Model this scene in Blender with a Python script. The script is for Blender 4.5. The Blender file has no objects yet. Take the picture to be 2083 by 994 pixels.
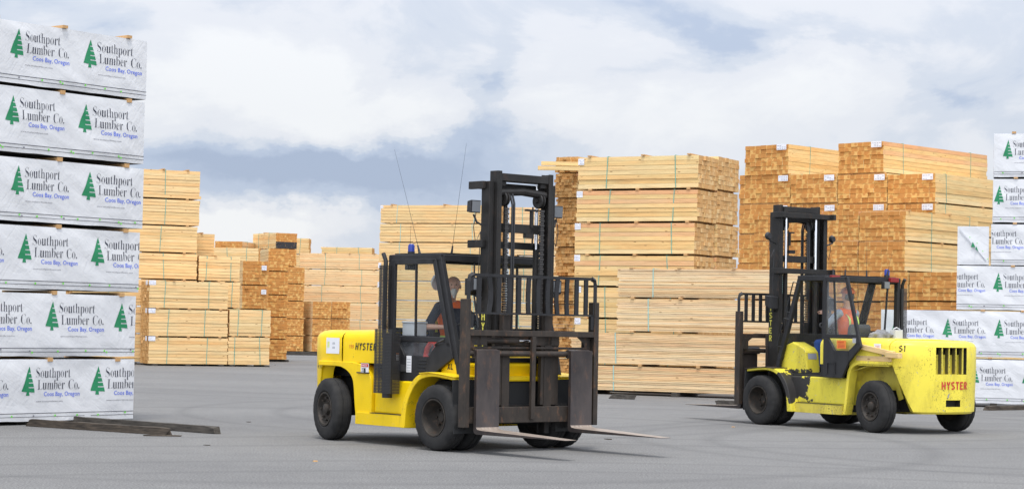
import bpy, bmesh, math, random
from mathutils import Vector, Matrix, noise
R = math.radians
S = bpy.context.scene
COL = S.collection

# ------------------------------------------------------------------ camera
FPX, CX, CY, EYE = 4200.0, 1041.5, 497.0, 1.65
PITCH, ROLL = math.atan(163 / FPX), 0.02
cam_d = bpy.data.cameras.new('camera'); cam = bpy.data.objects.new('camera', cam_d); COL.objects.link(cam)
cam_d.sensor_width = 36; cam_d.lens = 36 * FPX / 2083; cam_d.clip_start = 0.2; cam_d.clip_end = 6000
cam.matrix_world = (Matrix.Translation((0, 0, EYE)) @ Matrix.Rotation(math.pi / 2 + PITCH, 4, 'X') @ Matrix.Rotation(ROLL, 4, 'Z'))
S.camera = cam

# ------------------------------------------------------------------ sky and sun
SUN_EL, SUN_AZ = R(69), R(272)          # azimuth the light comes from, measured from +x
w = bpy.data.worlds.new('World'); S.world = w; w.use_nodes = True
nt = w.node_tree; nt.nodes.clear()
def N(t, typ, **k):
    n = t.nodes.new(typ)
    for a, b in k.items():
        if a[0] == 'i' and a[1:].isdigit(): n.inputs[int(a[1:])].default_value = b
        elif a == 'inp':
            for q, v in b.items(): n.inputs[q].default_value = v
        else: setattr(n, a, b)
    return n
def M(t, op, a, b=None, c=None):
    n = t.nodes.new('ShaderNodeMath'); n.operation = op
    for i, v in enumerate((a, b, c)):
        if v is None: continue
        if isinstance(v, (int, float)): n.inputs[i].default_value = v
        else: t.links.new(v, n.inputs[i])
    return n.outputs[0]
out = N(nt, 'ShaderNodeOutputWorld')
sky = N(nt, 'ShaderNodeTexSky', sky_type='NISHITA', sun_disc=False, sun_elevation=SUN_EL, sun_rotation=R(90) - SUN_AZ, altitude=10, air_density=1.0, dust_density=1.5)
b1 = N(nt, 'ShaderNodeBackground', inp={'Strength': 0.12}); nt.links.new(sky.outputs[0], b1.inputs[0])
tc = N(nt, 'ShaderNodeTexCoord')
sep = N(nt, 'ShaderNodeSeparateXYZ'); nt.links.new(tc.outputs['Generated'], sep.inputs[0])
dx, dy, dz = sep.outputs
# clouds live on a flat layer high above: direction / height, so they are foreshortened near the horizon
az = M(nt, 'ARCTAN2', dx, dy)
el = M(nt, 'ARCSINE', dz)
wv = N(nt, 'ShaderNodeCombineXYZ'); nt.links.new(az, wv.inputs[0]); nt.links.new(M(nt, 'MULTIPLY', el, 1.7), wv.inputs[1])
wn = N(nt, 'ShaderNodeTexNoise', inp={'Scale': 13.0, 'Detail': 6.0, 'Roughness': 0.62}); nt.links.new(wv.outputs[0], wn.inputs['Vector'])
ws = N(nt, 'ShaderNodeSeparateColor'); nt.links.new(wn.outputs[1], ws.inputs[0])
azw = M(nt, 'ADD', az, M(nt, 'MULTIPLY', M(nt, 'SUBTRACT', ws.outputs[0], .5), .10)); elw = M(nt, 'ADD', el, M(nt, 'MULTIPLY', M(nt, 'SUBTRACT', ws.outputs[1], .5), .055))
cv = N(nt, 'ShaderNodeCombineXYZ'); nt.links.new(M(nt, 'MULTIPLY', az, 1.0), cv.inputs[0]); nt.links.new(M(nt, 'MULTIPLY', el, 2.1), cv.inputs[1])
n1 = N(nt, 'ShaderNodeTexNoise', inp={'Scale': 9.5, 'Detail': 9.0, 'Roughness': 0.60, 'Distortion': 0.55}); nt.links.new(cv.outputs[0], n1.inputs['Vector'])
n2 = N(nt, 'ShaderNodeTexNoise', inp={'Scale': 3.2, 'Detail': 3.0, 'Roughness': 0.5}); nt.links.new(cv.outputs[0], n2.inputs['Vector'])
dens = M(nt, 'ADD', M(nt, 'MULTIPLY', M(nt, 'SUBTRACT', n1.outputs[0], 0.5), 0.95), M(nt, 'MULTIPLY', M(nt, 'SUBTRACT', n2.outputs[0], 0.5), 0.35))
# big cloud banks (px, py of centre, half sizes, slant, amount); + is bright cloud, - is a thin grey-blue gap
BANKS = [(430, 150, 230, 110, 0.15, .46), (1300, 230, 330, 110, 0.1, .36), (660, 190, 200, 90, .3, .40), (560, 350, 340, 46, 0.04, -.48), (850, 325, 260, 46, -.14, -.40), (1080, 390, 260, 60, 0, -.25),
         (985, 200, 45, 90, -.5, -.26), (1010, 80, 60, 60, -.5, -.10), (150, 40, 240, 60, .1, -.20), (500, 460, 190, 32, 0, .50), (1130, 140, 90, 30, -.6, -.10),
         (1480, 60, 280, 40, .1, -.20), (1260, 130, 90, 45, 0, -.16), (1900, 60, 260, 50, -.05, -.10), (1930, 240, 120, 40, .5, -.16), (1680, 150, 180, 70, 0, .2), (380, 420, 110, 40, 0, -.20), (700, 420, 120, 30, 0, -.15), (1250, 90, 150, 40, -.1, .12)]
for (px, py, sx, sy, sl, am) in BANKS:
    a0 = (px - CX) / FPX; e0 = (CY + 163 + (px - CX) * ROLL - py) / FPX
    u = M(nt, 'DIVIDE', M(nt, 'SUBTRACT', azw, a0), sx / FPX)
    v = M(nt, 'DIVIDE', M(nt, 'ADD', M(nt, 'SUBTRACT', elw, e0), M(nt, 'MULTIPLY', M(nt, 'SUBTRACT', azw, a0), sl)), sy / FPX)
    g = M(nt, 'EXPONENT', M(nt, 'MULTIPLY', M(nt, 'ADD', M(nt, 'MULTIPLY', u, u), M(nt, 'MULTIPLY', v, v)), -1.0))
    dens = M(nt, 'ADD', dens, M(nt, 'MULTIPLY', g, am))
rp = N(nt, 'ShaderNodeValToRGB'); nt.links.new(M(nt, 'ADD', dens, 0.5), rp.inputs[0])
cr = rp.color_ramp; cr.interpolation = 'EASE'
cr.elements[0].position = 0.02; cr.elements[0].color = (.42, .50, .67, 1)
cr.elements[1].position = 0.86; cr.elements[1].color = (.95, .96, .985, 1)
for p, c in ((.28, (.52, .60, .76, 1)), (.46, (.70, .75, .85, 1)), (.60, (.84, .86, .92, 1))):
    e = cr.elements.new(p); e.color = c
b2 = N(nt, 'ShaderNodeBackground'); nt.links.new(rp.outputs[0], b2.inputs[0])
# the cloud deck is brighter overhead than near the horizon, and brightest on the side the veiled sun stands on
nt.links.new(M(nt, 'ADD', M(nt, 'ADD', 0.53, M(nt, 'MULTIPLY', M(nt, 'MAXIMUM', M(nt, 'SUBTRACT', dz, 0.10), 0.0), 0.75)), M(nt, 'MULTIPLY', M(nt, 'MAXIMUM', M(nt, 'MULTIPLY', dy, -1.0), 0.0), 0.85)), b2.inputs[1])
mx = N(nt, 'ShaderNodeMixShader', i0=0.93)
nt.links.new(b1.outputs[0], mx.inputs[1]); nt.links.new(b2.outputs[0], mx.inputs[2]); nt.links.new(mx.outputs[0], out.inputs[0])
sd = bpy.data.lights.new('sun', 'SUN'); sd.energy = 1.35; sd.angle = R(12); sd.color = (1, .95, .88)
so = bpy.data.objects.new('sun', sd); COL.objects.link(so); so.location = (0, 0, 60)
so.rotation_euler = Vector((math.cos(SUN_AZ) * math.cos(SUN_EL), math.sin(SUN_AZ) * math.cos(SUN_EL), math.sin(SUN_EL))).to_track_quat('Z', 'Y').to_euler()
S.view_settings.view_transform = 'Standard'; S.view_settings.look = 'None'; S.view_settings.exposure = 0.84; S.view_settings.gamma = 1
S.view_settings.use_curve_mapping = False
S.render.engine = 'CYCLES'
S.cycles.transparent_max_bounces = 16; S.cycles.max_bounces = 6

# ------------------------------------------------------------------ photograph -> world measuring
cR, sR, cP, sP = math.cos(ROLL), math.sin(ROLL), math.cos(PITCH), math.sin(PITCH)
def ray(px, py):
    a, b = px - CX, py - CY
    x, y = a * cR + b * sR, -a * sR + b * cR
    u = -y / FPX
    return Vector((x / FPX, cP - u * sP, sP + u * cP))
def G(px, py, z=0.0):
    r = ray(px, py); t = (z - EYE) / r.z
    return Vector((r.x * t, r.y * t))
def proj(x, y, z):
    z -= EYE; d = y * cP + z * sP; u = -y * sP + z * cP
    X, Y = FPX * x / d, -FPX * u / d
    return CX + X * cR - Y * sR, CY + X * sR + Y * cR
def zat(K, py):                          # height over ground point K that shows at image row py
    lo, hi = -1.0, 20.0
    for _ in range(40):
        m = (lo + hi) / 2
        if proj(K[0], K[1], m)[1] > py: lo = m
        else: hi = m
    return lo
def along(K, ang, px, z=1.65):           # distance from K along direction ang (deg) to image column px
    c, s = math.cos(R(ang)), math.sin(R(ang))
    lo, hi = -14.0, 14.0
    f = lambda t: proj(K[0] + c * t, K[1] + s * t, z)[0] - px
    if f(lo) > f(hi): lo, hi = hi, lo
    for _ in range(50):
        m = (lo + hi) / 2
        if f(m) < 0: lo = m
        else: hi = m
    return (lo + hi) / 2

# ------------------------------------------------------------------ materials
def mat(name, col=(.5, .5, .5), rough=.6, metal=0.0, spec=.5):
    m = bpy.data.materials.new(name); m.use_nodes = True
    b = m.node_tree.nodes['Principled BSDF']
    b.inputs['Base Color'].default_value = (*col, 1); b.inputs['Roughness'].default_value = rough
    b.inputs['Metallic'].default_value = metal; b.inputs['Specular IOR Level'].default_value = spec
    return m
def nodes(m): return m.node_tree, m.node_tree.nodes['Principled BSDF']
def ramp(t, fac, stops, interp='LINEAR'):
    r = t.nodes.new('ShaderNodeValToRGB'); r.color_ramp.interpolation = interp
    e = r.color_ramp.elements
    e[0].position, e[0].color = stops[0][0], (*stops[0][1], 1); e[1].position, e[1].color = stops[-1][0], (*stops[-1][1], 1)
    for p, c in stops[1:-1]: q = e.new(p); q.color = (*c, 1)
    t.links.new(fac, r.inputs[0]); return r.outputs[0]
def mixc(t, fac, a, b, mode='MIX'):
    n = t.nodes.new('ShaderNodeMix'); n.data_type = 'RGBA'; n.blend_type = mode
    for i, v in ((0, fac), (6, a), (7, b)):
        if isinstance(v, (int, float)): n.inputs[i].default_value = v
        elif isinstance(v, tuple): n.inputs[i].default_value = (*v, 1)
        else: t.links.new(v, n.inputs[i])
    return n.outputs[2]
def objco(t, scale=(1, 1, 1), rnd=False):
    tc = t.nodes.new('ShaderNodeTexCoord'); v = tc.outputs['Object']
    if rnd:
        g = t.nodes.new('ShaderNodeNewGeometry')
        c = t.nodes.new('ShaderNodeCombineXYZ')
        for i, k in enumerate((37.0, 11.3, 23.7)): t.links.new(M(t, 'MULTIPLY', g.outputs['Random Per Island'], k), c.inputs[i])
        a = t.nodes.new('ShaderNodeVectorMath'); a.operation = 'ADD'; t.links.new(v, a.inputs[0]); t.links.new(c.outputs[0], a.inputs[1]); v = a.outputs[0]
    mp = t.nodes.new('ShaderNodeMapping'); mp.inputs['Scale'].default_value = scale
    t.links.new(v, mp.inputs[0]); return mp.outputs[0]
def noi(t, vec, scale, detail=3, rough=.5, dist=0):
    n = t.nodes.new('ShaderNodeTexNoise'); n.inputs['Scale'].default_value = scale; n.inputs['Detail'].default_value = detail
    n.inputs['Roughness'].default_value = rough; n.inputs['Distortion'].default_value = dist
    t.links.new(vec, n.inputs['Vector']); return n.outputs[0]
def bump(t, b, h, strength=.3, dist=.01):
    n = t.nodes.new('ShaderNodeBump'); n.inputs['Strength'].default_value = strength; n.inputs['Distance'].default_value = dist
    t.links.new(h, n.inputs['Height']); t.links.new(n.outputs[0], b.inputs['Normal'])
def island(t):
    return t.nodes.new('ShaderNodeNewGeometry').outputs['Random Per Island']

def wood_side(name, tones, grain_dark=.8):
    m = mat(name, rough=.75, spec=.25); t, b = nodes(m)
    col = ramp(t, island(t), tones)
    g = noi(t, objco(t, (.7, 11, 11), True), 2.2, 5, .65, .8)
    col = mixc(t, 1.0, col, ramp(t, g, [(.32, (grain_dark - .04, grain_dark - .07, grain_dark - .10)), (.5, (.97, .96, .94)), (.68, (1.09, 1.08, 1.05))]), 'MULTIPLY')
    big = noi(t, objco(t, (.5, 2.5, 2.5), True), 1.6, 2)
    col = mixc(t, 1.0, col, ramp(t, big, [(.35, (1.05, .97, .90)), (.6, (.97, 1.0, 1.0))]), 'MULTIPLY')
    v = t.nodes.new('ShaderNodeTexVoronoi'); v.inputs['Scale'].default_value = 2.6
    t.links.new(objco(t, (.80, 2.4, 2.4), True), v.inputs['Vector'])
    k = ramp(t, v.outputs['Distance'], [(.055, (1, 1, 1)), (.105, (0, 0, 0))])
    col = mixc(t, M(t, 'MULTIPLY', k, .75), col, (.20, .085, .03))
    t.links.new(col, b.inputs['Base Color']); bump(t, b, g, .25, .004); return m
def wood_end(name, tones, dark, contrast=1.0):
    m = mat(name, rough=.85, spec=.15); t, b = nodes(m)
    col = ramp(t, island(t), tones)
    # growth rings round a pith that sits somewhere else in every board; the UV map holds metres from the board's centre
    uv = t.nodes.new('ShaderNodeUVMap'); uv.uv_map = 'board'
    g = t.nodes.new('ShaderNodeNewGeometry').outputs['Random Per Island']
    def rr(k): return M(t, 'SUBTRACT', M(t, 'FRACT', M(t, 'MULTIPLY', g, k)), .5)
    sp = t.nodes.new('ShaderNodeSeparateXYZ'); t.links.new(uv.outputs[0], sp.inputs[0])
    du = M(t, 'SUBTRACT', sp.outputs[0], M(t, 'MULTIPLY', rr(171.3), .20)); dv = M(t, 'SUBTRACT', sp.outputs[1], M(t, 'MULTIPLY', rr(397.7), .15))
    ds = M(t, 'SQRT', M(t, 'ADD', M(t, 'MULTIPLY', du, du), M(t, 'MULTIPLY', dv, dv)))
    wob = M(t, 'MULTIPLY', M(t, 'SUBTRACT', noi(t, uv.outputs[0], 9, 2), .5), .03)
    rad = M(t, 'ADD', .125, M(t, 'MULTIPLY', rr(911.9), .13))
    k = M(t, 'SUBTRACT', rad, M(t, 'ADD', ds, wob))
    heart = ramp(t, k, [(0, (0, 0, 0)), (.018, (1, 1, 1))])
    col = mixc(t, M(t, 'MULTIPLY', heart, .62 * contrast), col, dark)
    rings = M(t, 'SINE', M(t, 'MULTIPLY', ds, 420))
    col = mixc(t, 1.0, col, ramp(t, M(t, 'ADD', .5, M(t, 'MULTIPLY', rings, .5)), [(0, (.93, .92, .91)), (1, (1.04, 1.04, 1.04))]), 'MULTIPLY')
    sm_ = noi(t, objco(t, (1, 1, 1), True), 3, 3); col = mixc(t, 1.0, col, ramp(t, sm_, [(.3, (.90, .88, .86)), (.7, (1.06, 1.06, 1.06))]), 'MULTIPLY')
    t.links.new(col, b.inputs['Base Color']); return m

W_FRESH = wood_side('fresh pine board', [(0, (.66, .44, .19)), (.2, (.76, .57, .29)), (.4, (.68, .46, .20)), (.6, (.78, .60, .33)), (.75, (.66, .38, .20)), (.88, (.74, .55, .27)), (1, (.70, .49, .22))])
W_YELLOW = wood_side('yellow pine board', [(0, (.70, .475, .22)), (.3, (.80, .585, .31)), (.6, (.74, .51, .25)), (.8, (.79, .565, .295)), (1, (.68, .44, .20))])
W_PINK = wood_side('pinkish fir board', [(0, (.72, .47, .25)), (.4, (.79, .59, .34)), (.75, (.75, .51, .28)), (1, (.79, .60, .35))])
W_THIN = wood_side('thin pine board', [(0, (.66, .45, .24)), (.25, (.79, .60, .36)), (.5, (.70, .49, .27)), (.7, (.80, .62, .40)), (.85, (.66, .42, .23)), (1, (.78, .58, .34))], .74)
E_PALE = wood_end('pale end grain', [(0, (.66, .42, .19)), (.4, (.74, .52, .26)), (.7, (.60, .34, .13)), (1, (.70, .46, .21))], (.54, .27, .09), .8)
E_ORANGE = wood_end('orange end grain', [(0, (.67, .385, .13)), (.5, (.72, .44, .155)), (1, (.61, .31, .09))], (.49, .20, .055), 1.15)
E_BROWN = wood_end('brown end grain', [(0, (.60, .35, .13)), (.5, (.66, .42, .18)), (1, (.48, .25, .08))], (.40, .19, .06), .8)
def simple_noise(name, c1, c2, scale, rough=.8, bs=.2, bd=.005, metal=0, sc=(1, 1, 1), spec=.3):
    m = mat(name, rough=rough, metal=metal, spec=spec); t, b = nodes(m)
    n = noi(t, objco(t, sc), scale, 5, .6); t.links.new(ramp(t, n, [(.3, c1), (.7, c2)]), b.inputs['Base Color'])
    if bs: bump(t, b, n, bs, bd)
    return m
M_SPACER = simple_noise('spacer lath wood', (.42, .24, .10), (.58, .36, .17), 6, sc=(1, 6, 6))
M_TIMBER = simple_noise('weathered grey timber', (.030, .027, .024), (.10, .088, .074), 5, .9, .5, .01, sc=(.8, 5, 5))
M_TIMBER2 = simple_noise('split brown timber', (.026, .023, .020), (.10, .078, .058), 6, .9, .5, .01, sc=(.8, 6, 6))
M_STRAP = mat('green strap plastic', (.16, .36, .28), .5)
M_STRAPB = mat('pale teal strap plastic', (.30, .52, .48), .5)
M_PAPER = mat('white tag paper', (.72, .73, .78), .7)
M_INK = mat('grey print ink', (.25, .25, .30), .7)
M_BLACKPAINT = mat('black sprayed wood', (.03, .03, .035), .8)

M_ASPH = mat('worn asphalt', rough=.92, spec=.25)
t, b = nodes(M_ASPH)
co = objco(t)
fine = noi(t, co, 42, 3, .75); mid = noi(t, co, 2.3, 5, .6); bigp = noi(t, objco(t, (.22, .5, 1)), .5, 4, .55)
col = ramp(t, fine, [(.34, (.090, .089, .086)), (.5, (.166, .164, .159)), (.66, (.275, .27, .262))])
col = mixc(t, 1.0, col, ramp(t, mid, [(.3, (.92, .92, .93)), (.7, (1.05, 1.05, 1.05))]), 'MULTIPLY')
col = mixc(t, 1.0, col, ramp(t, bigp, [(.32, (.88, .88, .885)), (.6, (1.04, 1.04, 1.035))]), 'MULTIPLY')
# old round scrub marks left by turning tyres
for (cx_, cy_, r_, w_) in ((3.0, 38.0, 7.2, .22), (3.0, 38.0, 8.9, .2), (8.2, 30.4, 5.2, .25), (9.4, 31.0, 7.5, .22), (-3.0, 30.0, 9.0, .3), (-12.0, 44.0, 17.0, .25), (-12.0, 44.0, 18.9, .25), (2.0, 12.0, 13.2, .2), (2.0, 12.0, 11.6, .2), (6.0, 70.0, 26.0, .3), (6.0, 70.0, 28.2, .3)):
    vm = t.nodes.new('ShaderNodeVectorMath'); vm.operation = 'DISTANCE'; vm.inputs[1].default_value = (cx_, cy_, 0); t.links.new(co, vm.inputs[0])
    k = M(t, 'SUBTRACT', 1.0, M(t, 'MINIMUM', M(t, 'DIVIDE', M(t, 'ABSOLUTE', M(t, 'SUBTRACT', vm.outputs['Value'], r_)), w_), 1.0))
    col = mixc(t, M(t, 'MULTIPLY', k, M(t, 'MULTIPLY', mid, .46)), col, (.06, .06, .062))
st = ramp(t, noi(t, objco(t, (1, 1, 1)), .9, 5, .65, .4), [(.66, (0, 0, 0)), (.72, (1, 1, 1))]); col = mixc(t, M(t, 'MULTIPLY', st, .20), col, (.055, .054, .053))
t.links.new(col, b.inputs['Base Color']); bump(t, b, fine, .5, .01)

# woven tarp, creased
M_TARP = mat('white woven wrap', rough=.48, spec=.35)
t, b = nodes(M_TARP)
n_a = noi(t, objco(t, (1.0, 1.0, 1.6)), 1.5, 5, .5, 1.0); n_b = noi(t, objco(t, (1.6, 1, 1.0)), 3.5, 4, .55, .9)
def xz_rot(t, ang, sc):
    mp = t.nodes.new('ShaderNodeMapping'); mp.vector_type = 'TEXTURE'; mp.inputs['Rotation'].default_value = (0, ang, 0); mp.inputs['Scale'].default_value = tuple(1 / q for q in sc)
    t.links.new(t.nodes.new('ShaderNodeTexCoord').outputs['Object'], mp.inputs[0]); return mp.outputs[0]
n_c = noi(t, xz_rot(t, R(35), (.9, 1, 5.5)), 2.2, 4, .55, .6); n_d = noi(t, xz_rot(t, R(-50), (.9, 1, 6)), 2.6, 4, .55, .6)
ridge = M(t, 'MULTIPLY', M(t, 'ABSOLUTE', M(t, 'SUBTRACT', n_c, .5)), -.7)
ridge2 = M(t, 'MULTIPLY', M(t, 'ABSOLUTE', M(t, 'SUBTRACT', n_d, .5)), -.8)
hh = M(t, 'ADD', M(t, 'ADD', M(t, 'MULTIPLY', n_a, 1.3), M(t, 'MULTIPLY', n_b, .35)), M(t, 'ADD', ridge, ridge2))
bump(t, b, hh, .38, .03)
t.links.new(ramp(t, n_b, [(.35, (.618, .624, .636)), (.65, (.636, .641, .652))]), b.inputs['Base Color'])
P_NAVY = mat('dark navy print', (.022, .027, .05), .6); P_GREEN = mat('green print', (.012, .21, .085), .6)
P_BLUE = mat('blue print', (.06, .13, .66), .6); P_GREY = mat('grey print', (.20, .20, .23), .6); P_LIME = mat('lime marker dot', (.16, .62, .06), .6)

# ------------------------------------------------------------------ mesh building
def tag(o, label=None, cat=None, group=None, kind=None):
    if label: o['label'] = label
    if cat: o['category'] = cat
    if group: o['group'] = group
    if kind: o['kind'] = kind
    return o
def empty(name, loc=(0, 0, 0), rz=0, **k):
    o = bpy.data.objects.new(name, None); o.empty_display_size = .2; COL.objects.link(o)
    o.location = loc; o.rotation_euler = (0, 0, rz); return tag(o, **k)
class MB:
    def __init__(s): s.v, s.f, s.m = [], [], []
    def add(s, vs, fs, m=0):
        o = len(s.v); s.v += [tuple(p) for p in vs]; s.f += [tuple(i + o for i in f) for f in fs]; s.m += [m] * len(fs); return s
    def box(s, x0, x1, y0, y1, z0, z1, m=0):
        return s.add([(x0, y0, z0), (x1, y0, z0), (x1, y1, z0), (x0, y1, z0), (x0, y0, z1), (x1, y0, z1), (x1, y1, z1), (x0, y1, z1)],
                     [(0, 3, 2, 1), (4, 5, 6, 7), (0, 1, 5, 4), (1, 2, 6, 5), (2, 3, 7, 6), (3, 0, 4, 7)], m)
    def beam(s, p0, p1, w, h, m=0, up=(0, 0, 1)):
        p0, p1 = Vector(p0), Vector(p1); d = (p1 - p0).normalized(); u = Vector(up)
        if abs(d.dot(u)) > .98: u = Vector((1, 0, 0))
        a = d.cross(u).normalized() * w / 2; c = a.cross(d).normalized() * h / 2
        vs = [p + i * a + j * c for p in (p0, p1) for i, j in ((-1, -1), (1, -1), (1, 1), (-1, 1))]
        return s.add(vs, [(0, 1, 2, 3), (7, 6, 5, 4), (0, 4, 5, 1), (1, 5, 6, 2), (2, 6, 7, 3), (3, 7, 4, 0)], m)
    def tube(s, pts, r, n=8, m=0, caps=True):
        pts = [Vector(p) for p in pts]; rs = r if isinstance(r, (list, tuple)) else [r] * len(pts)
        vs = []; a = None
        for i, p in enumerate(pts):
            d = (pts[min(i + 1, len(pts) - 1)] - pts[max(i - 1, 0)]).normalized()
            if a is None: a = d.cross(Vector((0, 0, 1)) if abs(d.z) < .9 else Vector((1, 0, 0))).normalized()
            a = (a - d * a.dot(d)).normalized(); c = d.cross(a)
            vs += [p + (a * math.cos(2 * math.pi * k / n) + c * math.sin(2 * math.pi * k / n)) * rs[i] for k in range(n)]
        fs = [(i * n + k, i * n + (k + 1) % n, (i + 1) * n + (k + 1) % n, (i + 1) * n + k) for i in range(len(pts) - 1) for k in range(n)]
        if caps: fs += [tuple(range(n))[::-1], tuple((len(pts) - 1) * n + k for k in range(n))]
        return s.add(vs, fs, m)
    def prism(s, poly, y0, y1, m=0):         # polygon in (x, z), extruded along y
        n = len(poly); ar = sum(poly[i][0] * poly[(i + 1) % n][1] - poly[(i + 1) % n][0] * poly[i][1] for i in range(n))
        if ar < 0: poly = poly[::-1]
        vs = [(x, y0, z) for x, z in poly] + [(x, y1, z) for x, z in poly]
        fs = [tuple(range(n)), tuple(range(2 * n - 1, n - 1, -1))] + [(i, i + n, (i + 1) % n + n, (i + 1) % n) for i in range(n)]
        return s.add(vs, fs, m)
    def band(s, outer, inner, y0, y1, m=0):  # strip between two equally long polylines in (x, z)
        for i in range(len(outer) - 1): s.prism([outer[i], outer[i + 1], inner[i + 1], inner[i]], y0, y1, m)
        return s
    def strip(s, outer, inner, y0, y1, m=0):  # the same as one smooth curved solid
        def sm(P):
            Q = []
            for i in range(len(P) - 1):
                p0, p1, p2, p3 = P[max(i - 1, 0)], P[i], P[i + 1], P[min(i + 2, len(P) - 1)]
                for k in range(4):
                    t = k / 4; Q.append(tuple(.5 * (2 * p1[a] + (p2[a] - p0[a]) * t + (2 * p0[a] - 5 * p1[a] + 4 * p2[a] - p3[a]) * t * t + (3 * p1[a] - p0[a] - 3 * p2[a] + p3[a]) * t ** 3) for a in (0, 1)))
            return Q + [P[-1]]
        A, B = sm(outer), sm(inner); n = len(A); o = len(s.v)
        for P_, y in ((A, y0), (B, y0), (A, y1), (B, y1)): s.v += [(x, y, z) for x, z in P_]
        for i in range(n - 1):
            for a, b in ((0, 1), (3, 2), (2, 0), (1, 3)): s.f.append((o + a * n + i, o + a * n + i + 1, o + b * n + i + 1, o + b * n + i)); s.m.append(m)
        for i in (0, n - 1): s.f.append((o + i, o + n + i, o + 3 * n + i, o + 2 * n + i)); s.m.append(m)
        return s
    def lathe(s, prof, c=(0, 0, 0), n=48, m=0, mod=None):   # profile (y, r) round an axis along y
        vs = []; k = len(prof)
        for i in range(n):
            a = 2 * math.pi * i / n
            for j, (y, r) in enumerate(prof):
                rr = r * (mod(i, j) if mod else 1); vs.append((c[0] + rr * math.cos(a), c[1] + y, c[2] + rr * math.sin(a)))
        return s.add(vs, [(i * k + j, i * k + j + 1, (i + 1) % n * k + j + 1, (i + 1) % n * k + j) for i in range(n) for j in range(k - 1)], m)
    def ball(s, c, r, m=0, n=14, sc=(1, 1, 1)):
        pr = [(-math.cos(math.pi * j / n), math.sin(math.pi * j / n)) for j in range(n + 1)]
        o = len(s.v); s.lathe([(y, max(q, 1e-4)) for y, q in pr], (0, 0, 0), 2 * n, m)
        for i in range(o, len(s.v)):
            x, y, z = s.v[i]; s.v[i] = (c[0] + x * r * sc[0], c[1] + y * r * sc[1], c[2] + z * r * sc[2])
        return s
    def mirror_y(s):
        o = len(s.v); nf = len(s.f)
        s.v += [(x, -y, z) for x, y, z in s.v]; s.f += [tuple(i + o for i in f[::-1]) for f in s.f[:nf]]; s.m += s.m[:nf]; return s
    def build(s, name, mats, parent=None, smooth=False, bevel=0.0, seg=2, fix=True, **k):
        me = bpy.data.meshes.new(name); me.from_pydata(s.v, [], s.f)
        for q in (mats if isinstance(mats, (list, tuple)) else [mats]): me.materials.append(q)
        me.polygons.foreach_set('material_index', s.m)
        if fix:
            bm = bmesh.new(); bm.from_mesh(me); bmesh.ops.recalc_face_normals(bm, faces=bm.faces); bm.to_mesh(me); bm.free()
        if smooth:
            me.shade_smooth()
            if smooth != 'all': me.set_sharp_from_angle(angle=R(38))
        o = bpy.data.objects.new(name, me); COL.objects.link(o)
        if parent: o.parent = parent
        if bevel:
            bv = o.modifiers.new('bevel', 'BEVEL'); bv.width = bevel; bv.segments = seg; bv.limit_method = 'ANGLE'; bv.angle_limit = R(40)
            bv.harden_normals = False
        return tag(o, **k)

# stencil lettering made of strokes on a 4 x 6 cell
GL = {'H': [((.5, 0), (.5, 6)), ((3.5, 0), (3.5, 6)), ((1.3, 3), (2.7, 3))], 'Y': [((.5, 6), (1.8, 3.2)), ((3.5, 6), (2.2, 3.2)), ((2, 2.7), (2, 0))],
      'S': [((3.6, 5.5), (1.2, 5.5)), ((.5, 5.6), (.5, 3.6)), ((.9, 3.3), (3.1, 2.7)), ((3.5, 2.5), (3.5, .5)), ((2.8, .5), (.4, .5))],
      'T': [((.1, 5.5), (3.9, 5.5)), ((2, 4.6), (2, 0))], 'E': [((.5, 0), (.5, 6)), ((1.3, 5.5), (3.7, 5.5)), ((1.3, 3), (3.2, 3)), ((1.3, .5), (3.7, .5))],
      'R': [((.5, 0), (.5, 6)), ((1.3, 5.5), (3.2, 5.5)), ((3.5, 5.2), (3.5, 3.4)), ((3.2, 3.1), (1.3, 3.1)), ((2.2, 2.6), (3.5, 0))],
      '1': [((2.2, 0), (2.2, 6)), ((2, 5.6), (1, 4.6))], '5': [((3.6, 5.5), (.9, 5.5)), ((.6, 5.4), (.6, 3.4)), ((.6, 3.3), (3.1, 3.2)), ((3.5, 3), (3.5, .8)), ((3.2, .5), (.4, .5))],
      '4': [((2.9, 6), (2.9, 0)), ((2.4, 5.7), (.3, 2.3)), ((.3, 1.9), (3.9, 1.9))], 'X': [((.4, 6), (3.6, 0)), ((3.6, 6), (.4, 0))], 'L': [((.5, 6), (.5, 0)), ((1, .5), (3.6, .5))],
      'D': [((.5, 0), (.5, 6)), ((1, 5.5), (2.8, 5.5)), ((3.5, 5), (3.5, 1)), ((2.8, .5), (1, .5))], 'A': [((.3, 0), (2, 6)), ((2, 6), (3.7, 0)), ((1, 2), (3, 2))],
      'N': [((.5, 0), (.5, 6)), ((.6, 5.8), (3.4, .2)), ((3.5, 0), (3.5, 6))], 'G': [((3.6, 5.5), (.9, 5.5)), ((.5, 5.4), (.5, .6)), ((.9, .5), (3.5, .5)), ((3.5, .6), (3.5, 2.6)), ((3.5, 2.7), (2.2, 2.7))]}
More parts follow.
